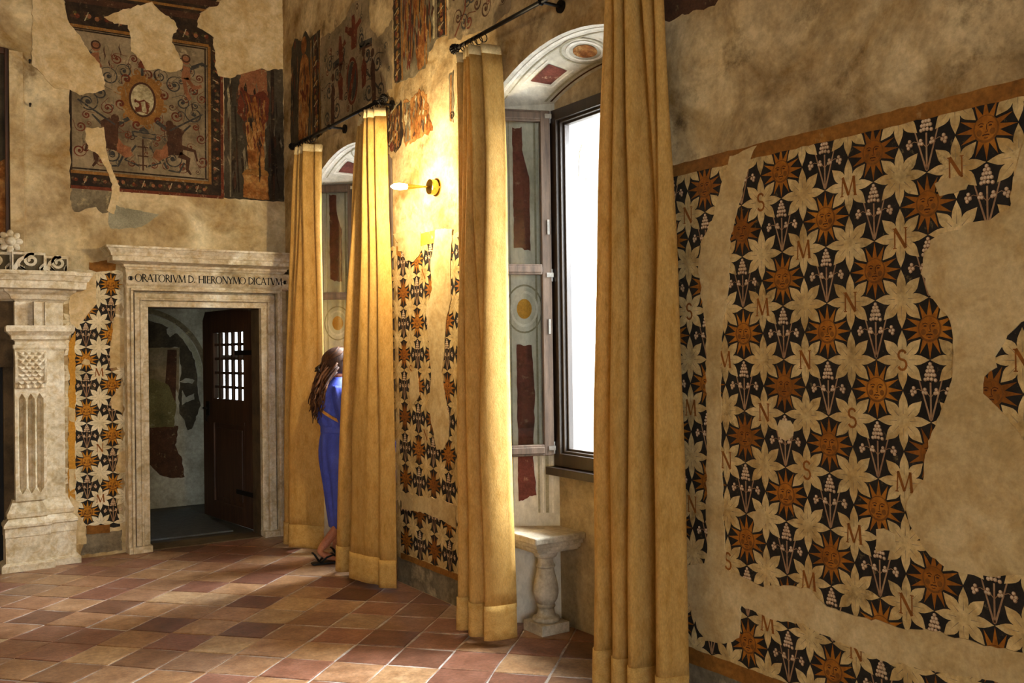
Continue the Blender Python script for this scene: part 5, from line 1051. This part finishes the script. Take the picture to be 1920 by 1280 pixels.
# dress: fitted waist, long tapering skirt, loose elbow sleeves
DR = [(.245, .045, .100, .140), (.30, .043, .104, .145), (.42, .040, .114, .152), (.56, .042, .126, .165), (.70, .028, .138, .182), (.80, .022, .140, .186), (.875, .018, .130, .174), (.915, .012, .116, .158), (.93, .010, .110, .150), (.965, .008, .110, .150), (.98, .004, .122, .162), (1.04, -.004, .134, .174), (1.12, -.004, .132, .178), (1.20, .0, .112, .176), (1.25, .004, .086, .150), (1.285, .008, .060, .085), (1.315, .012, .052, .058)]
NR = 56
def ring_d(z, f_, a, b, k=0):
    out = []
    for j in range(NR):
        q = 2*pi*j/NR; wv = 0
        if z < .92: wv = .017*min(1, (.92-z)*5)*min(1, max(0, z-.2)*2.5)*sin(q*13+.8*sin(3*z))*(.6+.4*sin(2*q+z*3))
        elif z > .97 and z < 1.2: wv = .007*sin(q*12+z*8)
        out.append(BP3(f_+(a+wv)*cos(q), (b+wv)*sin(q), z))
    return out
m = MB(); m.loft([ring_d(*r) for r in DR], 0, cap=False); dr = m.build('dress', 'dress_blue', wo, smooth=True, sub=1, solid=.004)
for sg in (-1, 1):
    m = MB(); P = [(-.0, sg*.135, 1.255, .045), (.002, sg*.165, 1.215, .062), (.012, sg*.188, 1.13, .068), (.028, sg*.198, 1.05, .070), (.042, sg*.198, .985, .064), (.05, sg*.194, .955, .050)]
    m.loft([[BP3(p[0]+p[3]*(1+.08*sin(7*q))*cos(q), p[1]+p[3]*.8*(1+.08*sin(7*q))*sin(q), p[2]+.25*p[3]*cos(q)*-.6) for q in [2*pi*j/28 for j in range(28)]] for p in P], 0, cap=False)
    m.build('sleeve', 'dress_blue', dr, smooth=True, sub=1, solid=.004)
m = MB(); m.loft([ring_d(z, .010, .115, .155) for z in (.922, .93, .965, .973)], 0, cap=False); m.build('waistband', 'dress_blue', dr, smooth=True, solid=.006)
# shoulder strap of a bag
pts = []
for k in range(15):
    q = k/14; a = radians(200+145*q); z = 1.10-.22*q; w = 1.0+.0*q
    pts.append(BP3(.006+.150*cos(a), .192*sin(a), z))
m = MB()
rg = []
for p in pts: rg.append([(p[0], p[1], p[2]+.011), (p[0], p[1], p[2]-.011)])
m.loft(rg, 0, cap=False, closed=False); st = m.build('bag_strap', 'leather', wo, solid=.004)
b_ = pts[9]; m = MB(); m.box(b_[0]-.014, b_[0]+.014, b_[1]-.012, b_[1]-.004, b_[2]-.015, b_[2]+.015); m.build('buckle', 'tortoise', st)
# hair: cap drawn back into a clip, long wavy fall behind the shoulders
m = MB(); rings = []
for i in range(15):
    th = pi*.70*i/14; ring = []
    for j in range(28):
        ph = 2*pi*j/28; lim = 1 if abs(((ph+pi) % (2*pi))-pi) > .95 else .52+.48*min(1, max(0, (abs(((ph+pi) % (2*pi))-pi)-.35)/.6))
        t2 = th*lim; z = cos(t2); r = sin(t2); bulge = 1.14+.03*sin(ph*9+i)
        ring.append(BP3(HC[0]-.004+.092*bulge*r*cos(ph)*(1.10 if cos(ph) < 0 else 1), .073*bulge*r*sin(ph), HC[2]+.006+.113*1.04*z))
    rings.append(ring)
m.loft(rings, 0, cap=False)
hr = m.build('hair', 'hair', wo, smooth=True, solid=.006)
rnd = random.Random(5); m = MB()
for k in range(90):
    a = radians(rnd.uniform(95, 265)); z0 = HC[2]+rnd.uniform(-.06, .03); R0 = 1.06
    f0 = HC[0]+.10*cos(a)*R0; s0 = .078*sin(a)*R0; ln = rnd.uniform(.24, .36); tipf = -.155+rnd.uniform(-.035, .05); tips = s0*.55-.035+rnd.uniform(-.05, .04); pp = []; rr = []
    w0 = rnd.uniform(0, 6); fr = rnd.uniform(9, 15)
    for q in range(12):
        t = q/11; z = z0-ln*t; cl = sin(pi*min(1, t*1.1))
        pp.append(BP3(f0+(tipf-f0)*t**.8+.012*sin(fr*t+w0)*t-.02*cl, s0+(tips-s0)*t+.012*cos(fr*t+w0)*t, z)); rr.append(.0085*(1-.75*t**2)+.001)
    m.tube(pp, rr, 5, 0 if k % 3 else 1)
for k in range(40):     # combed strands over the crown
    a = radians(rnd.uniform(-1, 1)*88); pp = []; rr = []
    for q in range(9):
        t = q/8; th = .25+t*1.45; ph = a+(pi-a if a > 0 else -pi-a)*t*.92
        pp.append(BP3(HC[0]-.004+.108*sin(th)*cos(ph), .086*sin(th)*sin(ph), HC[2]+.006+.121*cos(th)+.003)); rr.append(.0045*(1-.5*t)+.001)
    m.tube(pp, rr, 5, 0 if k % 2 else 1)
m.build('hair_strands', ['hair', 'hair_light'], hr, smooth=True)
m = MB(); cc = (HC[0]-.118, -.01, HC[2]-.035)
for sg in (-1, 1):
    m.tube([BP3(cc[0]-.012, cc[1]+sg*.006, cc[2]+.03), BP3(cc[0]-.035, cc[1]+sg*.03, cc[2]+.01), BP3(cc[0]-.02, cc[1]+sg*.045, cc[2]-.025)], [.012, .010, .004], 8)
    m.tube([BP3(cc[0]-.02, cc[1]+sg*.018, cc[2]+.02), BP3(cc[0]-.05, cc[1]+sg*.014, cc[2]-.012)], [.010, .003], 8)
m.build('hair_clip', 'tortoise', hr, smooth=True)
m = MB(); m.tube([BP3(HC[0]+.02, -.086, HC[2]+.03), BP3(HC[0]+.055, -.072, HC[2]+.075), BP3(HC[0]+.07, 0, HC[2]+.095), BP3(HC[0]+.055, .072, HC[2]+.075), BP3(HC[0]+.02, .086, HC[2]+.03)], .006, 8); m.build('sunglasses', 'tortoise', wo, smooth=True)
# flip-flop style sandals
for sd, s0, f0, lift in (('R', -.065, -.20, .0), ('L', .065, -.04, 0)):
    so = [(0, .028), (.02, .034), (.08, .030), (.14, .034), (.19, .040), (.225, .030), (.24, .012)]
    m = MB(); base = [BP3(f0+l, s0+w, 0) for l, w in so]+[BP3(f0+l, s0-w, 0) for l, w in so[::-1]]
    hl = lambda p, dz: (p[0], p[1], p[2]+dz)
    m.loft([[hl(p, .002) for p in base], [hl(p, .014) for p in base]])
    sa = m.build('sandal', 'black_rubber', wo, bevel=.003)
    m = MB()
    for sg in (-1, 1): m.tube([BP3(f0+.06, s0+sg*.032, .012), BP3(f0+.10, s0+sg*.036, .05), BP3(f0+.15, s0+sg*.022, .062), BP3(f0+.195, s0, .035)], .007, 8)
    m.tube([BP3(f0+.06, s0+.032, .012), BP3(f0+.02, s0+.034, .075), BP3(f0+.005, s0, .085), BP3(f0+.02, s0-.034, .075), BP3(f0+.06, s0-.032, .012)], .006, 8)
    m.build('sandal_strap', 'black_rubber', sa, smooth=True)
print('objects', len(bpy.data.objects))
